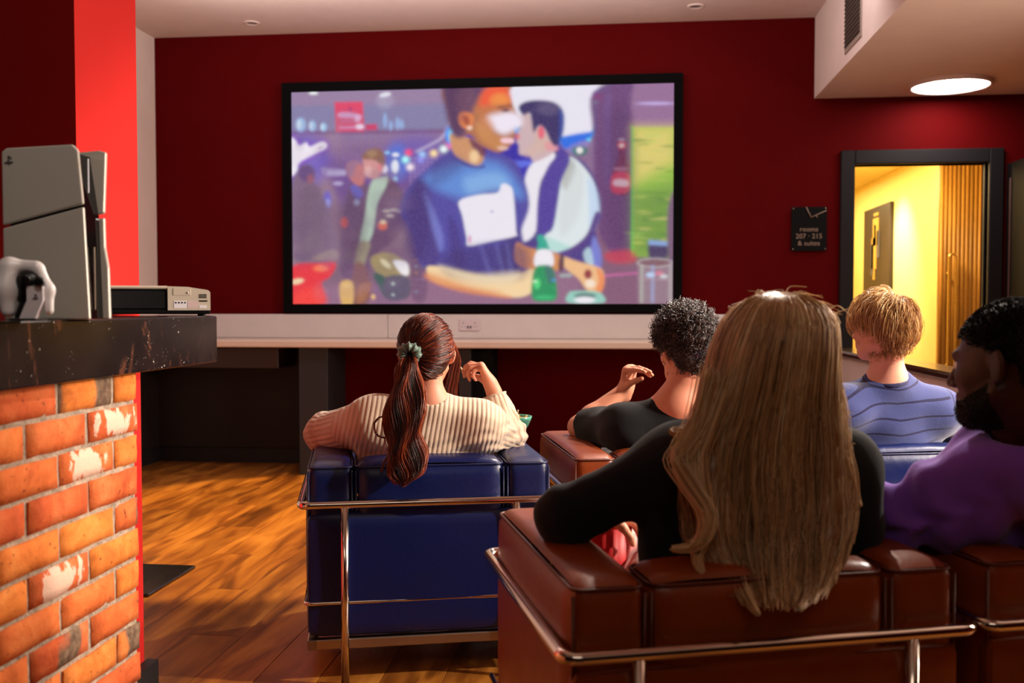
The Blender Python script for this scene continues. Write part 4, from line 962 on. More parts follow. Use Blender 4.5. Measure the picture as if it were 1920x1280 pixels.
def armfolds(P,a,b,amp,n,decay=.10):
    e=nrm(b-a); t=(P-b)@e; r=P-b-t[:,None]*e; ang=np.arctan2(r[:,2],r[:,0]); return amp*np.exp(-(t/decay)**2)*np.sin(t*2*math.pi*n+1.3*np.sin(ang*2+.6))
def trousers(o,Pv,Mt,KL,AL,KR,AR,mat):
    s=SDF(); r=Mt[:,0]; s.ell(Pv-Mt[:,2]*.02,(.165,.125,.11),Mt,.05)
    for K,A_,sg in ((KL,AL,-1),(KR,AR,1)):
        hp=Pv+r*sg*.085-Mt[:,2]*.03; s.cap(hp,K,.094,.070,.04); s.cap(K,A_,.068,.052,.03)
    return garment(o,'trousers',s,mat,.003,.009,lambda P,d:d+folds(P,.003,38,1))[0]
def shoes(o,K,A_,Pv,mat):
    fdir=nrm(np.array([K[0]-Pv[0],K[1]-Pv[1],0])); s=SDF(); s.cap(A_+np.array([0,0,-.035])-fdir*.035,A_+fdir*.16+np.array([0,0,-.045]),.043,.036,.03); s.cap(A_,A_+np.array([0,0,-.03]),.045,.045,.03)
    zf=.003
    V,F=s.mesh(.009,.004,lambda P,d: np.maximum(d,zf-P[:,2])); child(o,'shoe',V,F,mat)
# ---- hair strands on a head: directions are unit vectors in head space
def scalp(D,sc_=1.0,grow=0.0):
    r=np.array([.079,.099,.090])+grow; c=np.array([0,-.014,.030]); D=D/np.linalg.norm(D,axis=-1,keepdims=True)
    Q=D*(1/np.sqrt(((D/r)**2).sum(-1,keepdims=True)))
    lowb=(Q[...,2:3]<0)*(Q[...,1:2]<.03); Q=Q*np.array([1,1,1.])+lowb*Q[...,2:3]*np.array([0,0,.32]); Q=Q-lowb*np.array([0,1,0])*Q[...,2:3]*0
    return (c+Q)*sc_
def sph(n,r_):
    v=r_.normal(size=(n,3)); return v/np.linalg.norm(v,axis=1,keepdims=True)
def hair_obj(o,P,r,tone,mat,capV=None,capF=None,sides=3,captone=.15,name='hair'):
    V,F=tubes(P,r,sides); tn=np.repeat(tone if np.ndim(tone)==2 else np.repeat(np.asarray(tone)[:,None],P.shape[1],1),sides,axis=1).reshape(-1)
    if capV is not None:
        F=np.concatenate([F,capF+len(V)]); V=np.concatenate([V,capV]); tn=np.concatenate([tn,np.full(len(capV),captone)])
    c=child(o,name,V,F,mat); fattr(c,'tone',tn); c['kind']='stuff'; return c
def cutend(P,d,a,b,rad=.11):
    """flat end of a sleeve at b, only near b"""
    e=nrm(b-a); q=(P-b)@e; return np.where(np.linalg.norm(P-b,axis=1)<rad,np.maximum(d,q),d)
def cap_sdf(H,M,sc_,grow,hairline):
    """close-fitting layer of hair over the skull"""
    s=SDF(); g=lambda x,y,z: H+M@(np.array([x,y,z])*sc_)
    s.ell(g(0,-.014,.030),np.array((.075,.093,.085))*sc_,M,.01); s.ell(g(0,-.048,-.012),np.array((.064,.062,.064))*sc_,M,.03)
    def post(P,d):
        L=(P-H)@M/sc_; return np.maximum(d,hairline(L)*sc_)
    return s.mesh(.005,grow*sc_,post)
up=np.array([0,0,1.])
def hl_short(L):   # hairline: positive = no hair
    face=(L[:,1]-(.058-.15*np.clip(.07-L[:,2],-.05,.2)))          # in front
    front=np.where(L[:,2]>.055,L[:,1]-.085-.2*(L[:,2]-.055),face)
    nape=(-.072-.18*np.clip(-L[:,1],0,.1))-L[:,2]
    side=np.where(L[:,1]>-.045,(-.005+.55*np.clip(L[:,1]+.045,-.1,.2))-L[:,2],-1)
    return np.maximum(np.maximum(front,nape*.8),np.where(np.abs(L[:,0])>.045,np.minimum(side,.02),-1))
# ------------------------------------------------ 1. ponytailed woman, beige ribbed sweater
H=W(800,664,3.20); Mh=rotm(YAW+R(6),R(-4),R(-3))
N=W(804,760,3.17); SL=W(698,791,3.17); SR=W(898,798,3.20)
EL=W(612,812,3.40); WL=W(640,806,3.66); ER=W(950,818,3.34); WR=W(921,722,3.36); Pv=CZ(-.33,3.30,.50)
KL=CZ(-.42,3.78,.52); AL=CZ(-.42,3.88,.10); KR=CZ(-.22,3.78,.52); AR=CZ(-.20,3.90,.10)
fw_=nrm(W(880,650,3.34)-WR)
o,sb,Mt,inf=person('woman with an auburn ponytail in a beige ribbed sweater, hand raised to her mouth',S_light,H,Mh,N,SL,SR,EL,WL,ER,WR,Pv,KL,AL,KR,AR,
  dict(d=np.array([.1,.9,-.2]),n=-up,side=-1,curl=(15,25,15)),
  dict(d=nrm(W(893,668,3.36)-WR),n=nrm(W(862,690,3.36)-W(890,672,3.36)),side=-1,curls=[(48,52,26),(62,58,34),(72,62,40),(80,66,45)],thumb=(.30,.85,.0)),hs=.97,rs=.88,arm=.84,scaleh=.92)
p_girl=o
r_=Mt[:,0]; f_=Mt[:,1]; u_=Mt[:,2]
s=SDF(); torso(s,N-u_*.01,SL-r_*.0,SR,Pv,1.06); s.cap(SL,EL,.068,.062,.06); s.cap(EL,WL,.060,.038,.03); s.cap(SR,ER,.066,.056,.06); cuff=ER+(WR-ER)*.80; s.cap(ER,cuff,.054,.036,.03)
s.ell((SL+SR)/2-u_*.20,(.20,.125,.16),Mt,.06)
def post(P,d):
    d=d+folds(P,.0032,26,.4)+armfolds(P,SR,ER,.0040,22,.07)+armfolds(P,WR,ER,.0045,26,.06)+armfolds(P,SL,EL,.003,20,.08)
    d=cutend(P,d,ER,cuff,.09)
    return np.maximum(d,-(np.linalg.norm(P-(N+u_*.030),axis=1)-.052))
M_knit=knit('beige_rib_knit',srgb(226,202,178),srgb(196,170,146),.4)
g,V=garment(o,'sweater',s,M_knit,.007,.0055,post)
def ribphase(V,limbs,tor,per=.0155):
    L=(V-tor[0])@tor[1]; ph=(L[:,0]+.10*L[:,0]*np.abs(L[:,2]))/per+.25*np.sin(L[:,2]*14); best=np.full(len(V),.0)
    dT=np.linalg.norm(np.stack([L[:,0],L[:,1]],1),axis=1)-tor[2]
    out=ph.copy()
    for a,b,ra in limbs:
        e=nrm(b-a); t=(V-a)@e; Ln=np.linalg.norm(b-a); rr=V-a-t[:,None]*e; rad=np.linalg.norm(rr,axis=1)
        x=nrm(np.cross(e,up+.01)); y=np.cross(e,x); ang=np.arctan2(rr@y,rr@x)
        k=max(6,round(2*math.pi*ra/per)); m=(t>-.03)&(t<Ln+.07)&(rad<ra*1.75)&(dT>0)
        out[m]=(ang[m]/(2*math.pi)*k)
    return out
mid=(SL+SR)/2
fattr(g,'rib',ribphase(V,[(SL+(EL-SL)*.55,EL,.062),(SR+(ER-SR)*.45,ER,.058),(EL,WL,.05),(ER,WR,.045)],(mid-u_*.2,Mt,.215)))
# rolled collar and wrist edge
b=MB(); cx=N+u_*.004; ring=[cx+(r_*math.cos(a)*.060+f_*math.sin(a)*.056)+u_*(.004*math.sin(a)) for a in np.linspace(0,2*math.pi,24,endpoint=False)]
org=np.array(o.location); b.tube([p-org for p in ring],.0065,8,closed=True)
M_bw=cloth('beige_wool',srgb(216,190,166)); b.build('collar',M_bw,o); b=MB(); e=nrm(cuff-ER); x=nrm(np.cross(e,up)); y=np.cross(e,x); b.tube([cuff+(x*math.cos(a)+y*math.sin(a))*.040-org for a in np.linspace(0,2*math.pi,20,endpoint=False)],.0035,6,closed=True)
b.build('cuff',M_bw,o)
trousers(o,Pv,Mt,KL,AL,KR,AR,cloth('dark_denim',srgb(30,34,52))); 
for K,A_ in ((KL,AL),(KR,AR)): shoes(o,K,A_,Pv,M_blackp)
face_children(o,H,Mh,.97)
# hair: swept back into a ponytail
hr=np.random.default_rng(11); sc1=.97
M_aub=hairmat('auburn_hair',[(0,srgb(28,9,8)),(.45,srgb(74,24,16)),(.8,srgb(128,50,28)),(1,srgb(176,84,44))],.30)
def hl_pony(L): 
    return hl_short(L+np.array([0,0,1.])*np.clip(-L[:,1:2]-.03,0,1)*.55)
cV,cF=cap_sdf(H,Mh,sc1,.007,hl_pony)
tie=Mh.T@(W(768,662,3.095)-H)/sc1; td=nrm(tie-np.array([0,-.014,.030]))
D=sph(12000,hr); keep=(hl_pony(scalp(D))<.004); D=D[keep][:5200]; n=len(D); m=16
T=np.linspace(0,1,m)[None,:,None]; om=np.arccos(np.clip(D@td,-1,1))[:,None,None]; so_=np.sin(om)+1e-6
path=(np.sin((1-T)*om)*D[:,None]+np.sin(T*om)*td)/so_; 
lift=.006+.010*np.sin(T*math.pi)*hr.uniform(.3,1.2,(n,1,1))
P=scalp(path,1.0)+path*lift+hr.normal(0,.0011,(n,1,3))+hr.normal(0,.0006,(n,m,3)).cumsum(1)*.4
P=P*sc1; endw=np.clip((T-.75)/.25,0,1)**2; P=P*(1-endw)+(tie*sc1+hr.normal(0,.006,(n,1,3)))*endw
P=H+P@Mh.T
tone=np.clip(.45+.30*np.sin(D@np.array([9,4,6.])*2.0)[:,]+hr.normal(0,.16,n),0,1)
hair_obj(o,P,.0011,tone,M_aub,cV,cF,captone=.1)
# ponytail with waves
n=2600; m=34; T=np.linspace(0,1,m)
cl=np.array([W(*q) for q in ((768,664,3.09),(765,684,3.045),(763,720,3.02),(760,765,3.00),(758,810,2.985),(760,850,2.97),(762,885,2.955),(752,912,2.93))])
tt=np.linspace(0,1,len(cl)); C=np.stack([np.interp(T,tt,cl[:,k]) for k in range(3)],1)
wid=np.interp(T,[0,.06,.2,.45,.7,.88,1],[.010,.022,.040,.056,.062,.044,.014])
uu=hr.normal(0,.50,(n,2)); ln=np.linalg.norm(uu,axis=1,keepdims=True); uu=uu/np.maximum(1,ln/1.0); rt=np.array([cy,sy,0]); fd=np.array([-sy,cy,0])
wav=.011*np.sin(T*15+uu[:,:1]*3.0+.6)*np.clip(T*3,0,1)
leng=hr.uniform(.72,1.0,(n,1)); Tn=T[None]*leng
def ip(x,arr): return np.stack([np.interp(x,T,arr[:,k]) for k in range(3)],-1)
Cn=ip(Tn,C); wn=np.interp(Tn,T,wid)
P=Cn+rt*(uu[:,:1]*wn+np.interp(Tn,T,np.zeros(m))+ .011*np.sin(Tn*15+uu[:,:1]*2.6+hr.normal(0,.35,(n,1)))*np.clip(Tn*3,0,1))[...,None]+fd*(uu[:,1:]*wn*.5+.007*np.cos(Tn*15+uu[:,:1]*3))[...,None]
P+=hr.normal(0,.0012,(n,1,3))
hair_obj(o,P,.00125*(1-.5*T)[None],np.clip(.5+.35*np.sin(uu[:,0]*7+1)+hr.normal(0,.18,n),0,1),M_aub,name='ponytail')
# loose front lock and flyaway curl
n=260; st=np.array([W(*q) for q in ((842,636,3.22),(853,676,3.30),(852,712,3.32),(842,742,3.32),(850,766,3.31))]); T2=np.linspace(0,1,20); C=np.stack([np.interp(T2,np.linspace(0,1,5),st[:,k]) for k in range(3)],1)
P=C[None]+hr.normal(0,1,(n,1,3))*np.array([.009,.012,.004])*np.linspace(.5,1.2,20)[None,:,None]+rt*(.006*np.sin(T2*9)[None,:,None])
crv=np.array([W(*q) for q in ((745,775,3.02),(728,780,3.0),(710,782,2.99),(700,795,2.985),(705,815,2.98),(722,822,2.98),(735,812,2.98),(738,840,2.97),(720,865,2.97),(715,885,2.97))]); C2=np.stack([np.interp(T2,np.linspace(0,1,10),crv[:,k]) for k in range(3)],1)
P2=C2[None]+hr.normal(0,.0012,(26,1,3)); P=np.concatenate([P,P2])
hair_obj(o,P,.0009,np.clip(hr.normal(.6,.2,len(P)),0,1),M_aub,name='loose_lock')
# scrunchie
sp=W(768,662,3.075)-org; ax=nrm(W(764,690,3.0)-W(770,650,3.10)); x=nrm(np.cross(ax,up)); y=np.cross(ax,x); V=[];F=[]; nu,nv=64,12
for i in range(nu):
    a=2*math.pi*i/nu; c=sp+(x*math.cos(a)*.024+y*math.sin(a)*.024)
    for j in range(nv):
        bb=2*math.pi*j/nv; rr=.0135*(1+.22*math.sin(a*11+.8*math.sin(bb))+.12*math.sin(a*23)); V.append(c+rr*(math.cos(bb)*(x*math.cos(a)+y*math.sin(a))+math.sin(bb)*ax))
for i in range(nu):
    for j in range(nv): F.append((i*nv+j,((i+1)%nu)*nv+j,((i+1)%nu)*nv+(j+1)%nv,i*nv+(j+1)%nv))
sx_=mesh_obj('scrunchie',V,F,NT('green_satin').set(color=srgb(92,116,104),rough=.38,sheen=.3).m,o,smooth=True); sx_['label']='grey-green satin scrunchie'
# pretzel stick held in her fingers
tips,th=inf['R']; tp=(tips[0]+th)/2; q=W(852,668,3.24); dr=nrm(q-tp)
c=MB().tube([tp-dr*.01,tp+dr*.022,tp+dr*.05],[.0028,.0032,.0022],7).build('snack_stick',simple('snack_cream',srgb(236,206,166),.7)); tag(c,'pale snack stick pinched in the ponytailed woman\'s fingers','snack')

# ------------------------------------------------ 2. curly-haired man, black t-shirt
H=W(1284,656,3.36); Mh=rotm(YAW+R(20),R(-6),R(0)); N=W(1266,756,3.34); SL=W(1172,800,3.36); SR=W(1400,800,3.42)
EL=W(1086,800,3.60); WL=W(1174,728,3.64); ER=W(1420,840,3.62); WR=W(1370,830,3.85); Pv=CZ(.54,3.50,.50)
KL=CZ(.42,3.98,.52); AL=CZ(.40,4.08,.10); KR=CZ(.64,4.0,.52); AR=CZ(.66,4.1,.10)

o,sb,Mt,inf=person('man with dark curly hair in a black t-shirt resting his hand on his face',S_light,H,Mh,N,SL,SR,EL,WL,ER,WR,Pv,KL,AL,KR,AR,
  dict(d=nrm(W(1182,688,3.60)-WL),n=nrm(W(1230,712,3.52)-W(1186,704,3.60)),side=-1,curls=[(60,12,4),(64,14,6),(70,16,8),(74,20,10)],thumb=(.2,.9,.1)),
  dict(d=np.array([-.5,.8,-.1]),n=-up,side=1,curl=(20,30,20)),hs=.97,rs=1.0,arm=1.0,scaleh=1.08)
org=np.array(o.location); r_,f_,u_=Mt[:,0],Mt[:,1],Mt[:,2]
s=SDF(); torso(s,N-u_*.012,SL,SR,Pv,1.04); cuL=SL+(EL-SL)*.80; cuR=SR+(ER-SR)*.8; s.cap(SL,cuL+(EL-SL)*.1,.062,.060,.05); s.cap(SR,cuR+(ER-SR)*.1,.062,.060,.05)
def post(P,d):
    d=d+folds(P,.0035,22,1.2)
    for a,b_,c_ in ((SL,EL,cuL),(SR,ER,cuR)):
        e=nrm(b_-a); m=np.linalg.norm(P-c_,axis=1)<.13; d=np.where(m,np.maximum(d,(P-c_)@e),d)
    return np.maximum(d,-(np.linalg.norm(P-(N+u_*.022),axis=1)-.064))
M_tee=cloth('black_jersey',srgb(30,31,34),srgb(20,21,24),.9,.15)
garment(o,'t_shirt',s,M_tee,.008,.006,post)
b=MB(); cx=N-u_*.006-f_*.004; b.tube([cx+(r_*math.cos(a)*.066+f_*math.sin(a)*.060)-u_*(.006*math.sin(a))-org for a in np.linspace(0,2*math.pi,24,endpoint=False)],.0045,8,closed=True); b.build('neckband',M_tee,o)
trousers(o,Pv,Mt,KL,AL,KR,AR,cloth('black_denim',srgb(24,24,28)))
for K,A_ in ((KL,AL),(KR,AR)): shoes(o,K,A_,Pv,M_blackp)
face_children(o,H,Mh,.97)
M_curl=hairmat('dark_curly_hair',[(0,srgb(16,12,11)),(.5,srgb(48,32,27)),(1,srgb(120,84,72))],.30,.8)
def hl_curl(L):
    return hl_short(L+np.array([0,0,1.])*np.clip(-L[:,1:2]-.02,0,1)*.45)-.004
cV,cF=cap_sdf(H,Mh,.97,.012,hl_curl)
hr=np.random.default_rng(5); D=sph(9000,hr); keep=hl_curl(scalp(D))<.004; D=D[keep][:3600]; n=len(D); m=26; T=np.linspace(0,1,m)
top=np.clip(D[:,2]*.8+.35,0,1); Lg=(.020+.036*top)*hr.uniform(.75,1.25,n)
tang=np.cross(D,sph(n,hr)); tang/=np.linalg.norm(tang,axis=1,keepdims=True); bi=np.cross(D,tang)
flow=D*.75+tang*.55+np.array([0,-.1,-.35])*(1-top[:,None]); flow/=np.linalg.norm(flow,axis=1,keepdims=True)
cr=hr.uniform(.005,.0105,n); turns=hr.uniform(1.4,2.6,n); ph=hr.uniform(0,6.28,n)
a=T[None]*turns[:,None]*2*math.pi+ph[:,None]; env=np.clip(T*4,0,1)[None]
P=scalp(D)[:,None]+D[:,None]*.004+flow[:,None]*(Lg[:,None]*T[None]**.9)[...,None]+(tang[:,None]*np.cos(a)[...,None]+bi[:,None]*np.sin(a)[...,None]*.8+D[:,None]*(np.sin(a)*.5)[...,None])*(cr[:,None]*env)[...,None]
P=H+(P*.97)@Mh.T
hair_obj(o,P,.0013*(1-.4*T)[None],np.clip(hr.normal(.45,.25,n),0,1),M_curl,cV,cF,captone=0)

# ------------------------------------------------ 3. fair-haired man, blue striped sweater
H=W(1652,616,3.36); Mh=rotm(YAW+R(36),R(-3),R(0)); N=W(1663,712,3.38); SL=W(1572,772,3.36); SR=W(1752,770,3.44)
EL=W(1530,830,3.55); WL=W(1560,842,3.80); ER=W(1812,812,3.68); WR=W(1800,806,3.92); Pv=CZ(1.30,3.55,.50)
KL=CZ(1.18,4.05,.52); AL=CZ(1.16,4.15,.10); KR=CZ(1.42,4.06,.52); AR=CZ(1.44,4.16,.10)
o,sb,Mt,inf=person('fair-haired man in a blue sweater with thin navy stripes, turned to the left',S_fair,H,Mh,N,SL,SR,EL,WL,ER,WR,Pv,KL,AL,KR,AR,
  dict(d=np.array([.3,.9,-.1]),n=-up,side=-1,curl=(15,25,15)),dict(d=np.array([-.2,.9,-.1]),n=-up,side=1,curl=(15,25,15)),hs=.94,rs=.96,arm=.95)
org=np.array(o.location); r_,f_,u_=Mt[:,0],Mt[:,1],Mt[:,2]
s=SDF(); torso(s,N-u_*.008,SL,SR,Pv,1.08); s.cap(SL,EL,.070,.058,.07); s.cap(EL,WL,.056,.036,.03); s.cap(SR,ER,.068,.058,.06); s.cap(ER,WR,.056,.038,.03); s.ell((SL+SR)/2-u_*.20-r_*.01,(.205,.13,.15),Mt,.06)
def post(P,d):
    d=d+folds(P,.0034,24,2.2)+armfolds(P,SR,ER,.004,20,.09)
    return np.maximum(d,-(np.linalg.norm(P-(N+u_*.03),axis=1)-.062))
t=NT('striped_knit').set(rough=.92,sheen=.3,spec=.15); v=t.coord('Object'); at=t.n('ShaderNodeAttribute',attribute_name='stripe')
fr_=t.math('ABSOLUTE',t.math('SUBTRACT',t.math('FRACT',at.outputs['Fac']),.5)); mk=t.ramp(fr_,[(.055,(1,1,1,1)),(.075,(0,0,0,1))]); t.col(t.mix(mk,t.mix(t.noise(v,6,3),srgb(62,72,124),srgb(52,60,108)),srgb(22,22,62)))
t.bump(t.math('ADD',t.noise(v,300,2),t.noise(v,20,3,.5,1)),.2,.006)
g,V=garment(o,'striped_sweater',s,t.m,.008,.006,post)
L=(V-(SL+SR)/2)@Mt; st=(L[:,2]+.32*L[:,0]**2*2.2-.10*np.abs(L[:,0]))/.046+.1+ .12*np.sin(L[:,0]*16)
e=nrm(ER-SR); tA=(V-SR)@e; rr=np.linalg.norm(V-SR-tA[:,None]*e,axis=1); am=(L[:,0]>.205)|((tA>.10)&(rr<.085)); st[am]=(tA[am])/.046+.3
fattr(g,'stripe',st)
b=MB(); cx=N-u_*.0; b.tube([cx+(r_*math.cos(a)*.066+f_*math.sin(a)*.062)-u_*(.010*math.sin(a)-.006)-org for a in np.linspace(0,2*math.pi,24,endpoint=False)],.0095,8,closed=True); cc=b.build('collar',cloth('navy_rib',srgb(44,44,84)),o); cc['label']='navy ribbed collar'
trousers(o,Pv,Mt,KL,AL,KR,AR,cloth('grey_trousers',srgb(60,60,66)))
for K,A_ in ((KL,AL),(KR,AR)): shoes(o,K,A_,Pv,M_blackp)
face_children(o,H,Mh,.94)
M_fair=hairmat('fair_hair',[(0,srgb(104,68,38)),(.5,srgb(184,136,80)),(.85,srgb(228,186,124)),(1,srgb(248,222,172))],.34,.5)
def layered(H,Mh,sc_,n,seed,crown,Lr,lift,mat,o,hairline,rad=.0011,hfall=.35,m=18,tw=.02,capg=.010,captone=.3,part=None):
    hr=np.random.default_rng(seed); D=sph(n*3,hr); D=D[hairline(scalp(D))<.004][:n]; n=len(D)
    cr=nrm(crown); ax=np.cross(np.broadcast_to(cr,D.shape),D); ax/=np.linalg.norm(ax,axis=1,keepdims=True)+1e-9
    T=np.linspace(0,1,m); Ln=hr.uniform(*Lr,n)*np.clip(.55+.9*(D[:,2]+.1),.22,1.0)*np.where((D[:,1]>-.35)&(D[:,2]<.45),.55,1); ang=Ln[:,None]*T[None]/.09
    clump=np.floor(D*9)@np.array([1.,7,13]); cs_=np.sin(clump*12.9)*.5; ca=ang[...,None]
    K=np.cross(ax,D); Q=D[:,None]*np.cos(ca)+K[:,None]*np.sin(ca)+ax[:,None]*(cs_[:,None]*tw*10*T[None]**1.5)[...,None]
    Q/=np.linalg.norm(Q,axis=2,keepdims=True)
    lf=(lift[0]+lift[1]*np.sin(T*math.pi*.75)[None]*(1+.5*cs_[:,None])*hr.uniform(.5,1.3,(n,1)))
    P=scalp(Q)+Q*lf[...,None]; P[...,2]-=hfall*.02*(T**2)[None]*np.clip(1-Q[...,2],0,1)
    P+=hr.normal(0,.0009,(n,1,3)); P=H+(P*sc_)@Mh.T
    cV,cF=cap_sdf(H,Mh,sc_,capg,lambda L:hairline(L)-.002)
    tone=np.clip(.5+cs_*.45+hr.normal(0,.18,n),0,1)
    return hair_obj(o,P,rad*(1-.5*T)[None],tone,mat,cV,cF,captone=captone)
layered(H,Mh,.94,4600,21,(.18,-.42,.9),(.045,.090),(.006,.022),M_fair,o,lambda L: hl_short(L+np.array([0,0,1.])*np.clip(-L[:,1:2]-.03,0,1)*.35),tw=.035,capg=.007,captone=.25)

# ------------------------------------------------ 4. long-haired blonde woman, dark sweater
H=W(1452,664,1.99); Mh=rotm(YAW+R(8),R(-4),R(2)); N=W(1446,806,1.97); SL=W(1282,872,1.96); SR=W(1572,880,2.0)
EL=W(1062,968,1.99); WL=W(1128,958,2.24); ER=W(1592,992,1.98); WR=W(1580,878,2.14); Pv=CZ(.43,2.06,.50)
KL=CZ(.30,2.56,.52); AL=CZ(.30,2.66,.10); KR=CZ(.50,2.58,.52); AR=CZ(.50,2.68,.10)
o,sb,Mt,inf=person('woman with very long straight blonde hair in a dark sweater leaning on the armrest',S_light,H,Mh,N,SL,SR,EL,WL,ER,WR,Pv,KL,AL,KR,AR,
  dict(d=nrm(W(1186,978,2.28)-WL),n=nrm(np.array([.3,.2,-.8])),side=-1,curl=(14,24,18)),
  dict(d=nrm(W(1592,842,2.12)-WR),n=nrm(np.array([-.55,.5,.2])),side=1,curls=[(50,60,35),(60,65,40),(70,70,45),(75,70,45)],thumb=(.4,.8,.3)),hs=.97,rs=.92,arm=.88,scaleh=.92,h=.0046)
org=np.array(o.location); r_,f_,u_=Mt[:,0],Mt[:,1],Mt[:,2]
s=SDF(); torso(s,N-u_*.02,SL,SR,Pv,1.05); s.cap(SL,EL,.058,.050,.08); s.cap(EL,EL+(WL-EL)*.72,.048,.036,.03); s.cap(SR,ER,.062,.052,.07); cuff=ER+(WR-ER)*.85; s.cap(ER,cuff,.050,.036,.03); s.ell((SL+SR)/2-u_*.20,(.195,.125,.17),Mt,.07)
def post(P,d):
    d=d+folds(P,.003,20,3.1)+armfolds(P,SL,EL,.0022,16,.10)
    d=cutend(P,d,ER,cuff,.09); return np.maximum(d,-(np.linalg.norm(P-(N+u_*.02),axis=1)-.066))
M_dk=cloth('charcoal_knit',srgb(30,34,38),srgb(20,23,27),.95,.12)
garment(o,'sweater',s,M_dk,.008,.006,post)
trousers(o,Pv,Mt,KL,AL,KR,AR,cloth('pale_pink_cotton',srgb(224,196,190)))
for K,A_ in ((KL,AL),(KR,AR)): shoes(o,K,A_,Pv,M_whitep)
face_children(o,H,Mh,.97)
M_blonde=hairmat('long_blonde_hair',[(0,srgb(110,74,46)),(.4,srgb(184,142,98)),(.75,srgb(228,188,138)),(1,srgb(248,228,190))],.36,.5)
hr=np.random.default_rng(31); n=13500; m=28
# hull: horizontal cross-sections of the fall of hair, back half and sides (pixel rows -> heights)
rows=[(548,1462,4,1.99),(556,1462,46,1.985),(575,1462,80,1.985),(605,1460,102,1.98),(650,1452,114,1.972),(700,1446,122,1.96),(760,1440,134,1.94),(820,1436,150,1.915),(880,1436,156,1.89),(940,1440,158,1.865),(1000,1440,152,1.84),(1050,1444,134,1.815),(1100,1450,108,1.77),(1140,1452,82,1.70)]
hz=np.array([W(q[1],q[0],q[3])[2] for q in rows]); hX=np.array([W(q[1],q[0],q[3])[:2] for q in rows]); hr_=np.array([q[2]/1850*q[3] for q in rows]); dep=np.array([.012,.072,.108,.130,.134,.126,.108,.088,.072,.060,.050,.045,.036,.026])
# centre of the hull sits in front (towards the screen) of the back surface by its depth radius
S_=np.linspace(0,1,len(rows))
# arclength parameter
dl=np.r_[0,np.cumsum(np.hypot(np.diff(hz),np.diff(hr_)))]; S_=dl/dl[-1]
phi=hr.uniform(-1,1,n); phi=np.sign(phi)*np.abs(phi)**.85*R(140); lay=1-hr.uniform(0,1,n)**1.6*.42
end=hr.uniform(.74,1.0,n)-.10*(np.abs(phi)/R(128))**2; T=np.linspace(0,1,m); tt=T[None]*end[:,None]; tt=.012+tt*.985
zz=np.interp(tt,S_,hz); rr=np.interp(tt,S_,hr_); dd=np.interp(tt,S_,dep); cxx=np.interp(tt,S_,hX[:,0]); cyy=np.interp(tt,S_,hX[:,1])
ce=np.clip((tt-.45)/.3,0,1); ph=phi[:,None]*(1-.35*ce*(np.abs(phi)[:,None]>R(85)))
cl_=np.sin(np.floor(phi*26)*7.7); wv=.006*np.sin(tt*16+cl_[:,None]*3+phi[:,None]*5)*np.clip(tt*2-.5,0,1)
lay2=1-(1-lay[:,None])*np.clip((tt-.22)/.35,0,1)-.05*(1-lay[:,None]); lx=(rr*lay2*np.sin(ph))+wv+cl_[:,None]*.006*ce; ly=-(dd*lay2*np.cos(ph))+wv*.4
rt=np.array([cy,sy]); fd=np.array([-sy,cy]); off=np.interp(tt,S_,dep*.9)
P=np.stack([cxx+lx*rt[0]+(ly+off*.0)*fd[0],cyy+lx*rt[1]+(ly)*fd[1],zz],-1)+hr.normal(0,.0016,(n,1,3))*np.array([1,1,.3])+hr.normal(0,.0009,(n,m,3)).cumsum(1)*.5
tone=np.clip(.52+.10*cl_+.14*np.sin(phi*7+1)+hr.normal(0,.20,n),0,1)
tn=np.clip(tone[:,None]+.12*(.5-tt),0,1)
# inner core so no scalp shows through
cs=SDF()
for k in range(5,len(rows)-3):
    for q in (-1,-.5,0,.5,1):
        q0=q; qa=q0*max(.0,hr_[k]*.86-dep[k]*.40)/hr_[k]; qb=q0*max(.0,hr_[k+1]*.86-dep[k+1]*.40)/hr_[k+1]
        c0=np.array([hX[k][0]+qa*hr_[k]*rt[0]-fd[0]*dep[k]*.3,hX[k][1]+qa*hr_[k]*rt[1]-fd[1]*dep[k]*.3,hz[k]]); c1=np.array([hX[k+1][0]+qb*hr_[k+1]*rt[0]-fd[0]*dep[k+1]*.3,hX[k+1][1]+qb*hr_[k+1]*rt[1]-fd[1]*dep[k+1]*.3,hz[k+1]])
        cs.cap(c0,c1,max(.006,dep[k]*.40),max(.005,dep[k+1]*.40),.02)
def hl_long(L): return np.maximum(L[:,1]-.045-.3*np.clip(L[:,2]-.03,0,1),-.06-L[:,2])
c1V,c1F=cap_sdf(H,Mh,.97,.008,hl_long); c2V,c2F=cs.mesh(.008)
cV=np.concatenate([c1V,c2V]); cF=np.concatenate([c1F,c2F+len(c1V)])
hair_obj(o,P,(.00108*(1-.4*T))[None]*hr.uniform(.7,1.25,(n,1)),tn,M_blonde,cV,cF,captone=.12)
# curling locks at the left and flyaways along the crown
LK=[]
def lock(pts,n_,w,seed,mm=26):
    g=np.random.default_rng(seed); A_=np.array([W(*q) for q in pts]); t0=np.linspace(0,1,len(A_)); t1=np.linspace(0,1,mm)
    def cr_(t):
        k=np.clip((t*(len(A_)-1)).astype(int),0,len(A_)-2); f=t*(len(A_)-1)-k; p0=A_[np.maximum(k-1,0)];p1=A_[k];p2=A_[k+1];p3=A_[np.minimum(k+2,len(A_)-1)]; f=f[:,None]
        return .5*(2*p1+(-p0+p2)*f+(2*p0-5*p1+4*p2-p3)*f*f+(-p0+3*p1-3*p2+p3)*f**3)
    C=cr_(t1); LK.append(C[None]+g.normal(0,1,(n_,1,3))*w*(1-.8*t1**1.5)[None,:,None])
lock([(1330,700,1.89),(1312,780,1.85),(1288,825,1.82),(1270,860,1.80),(1298,910,1.78),(1328,960,1.76),(1318,1008,1.75),(1290,1026,1.75),(1262,1028,1.75)],260,.009,1)
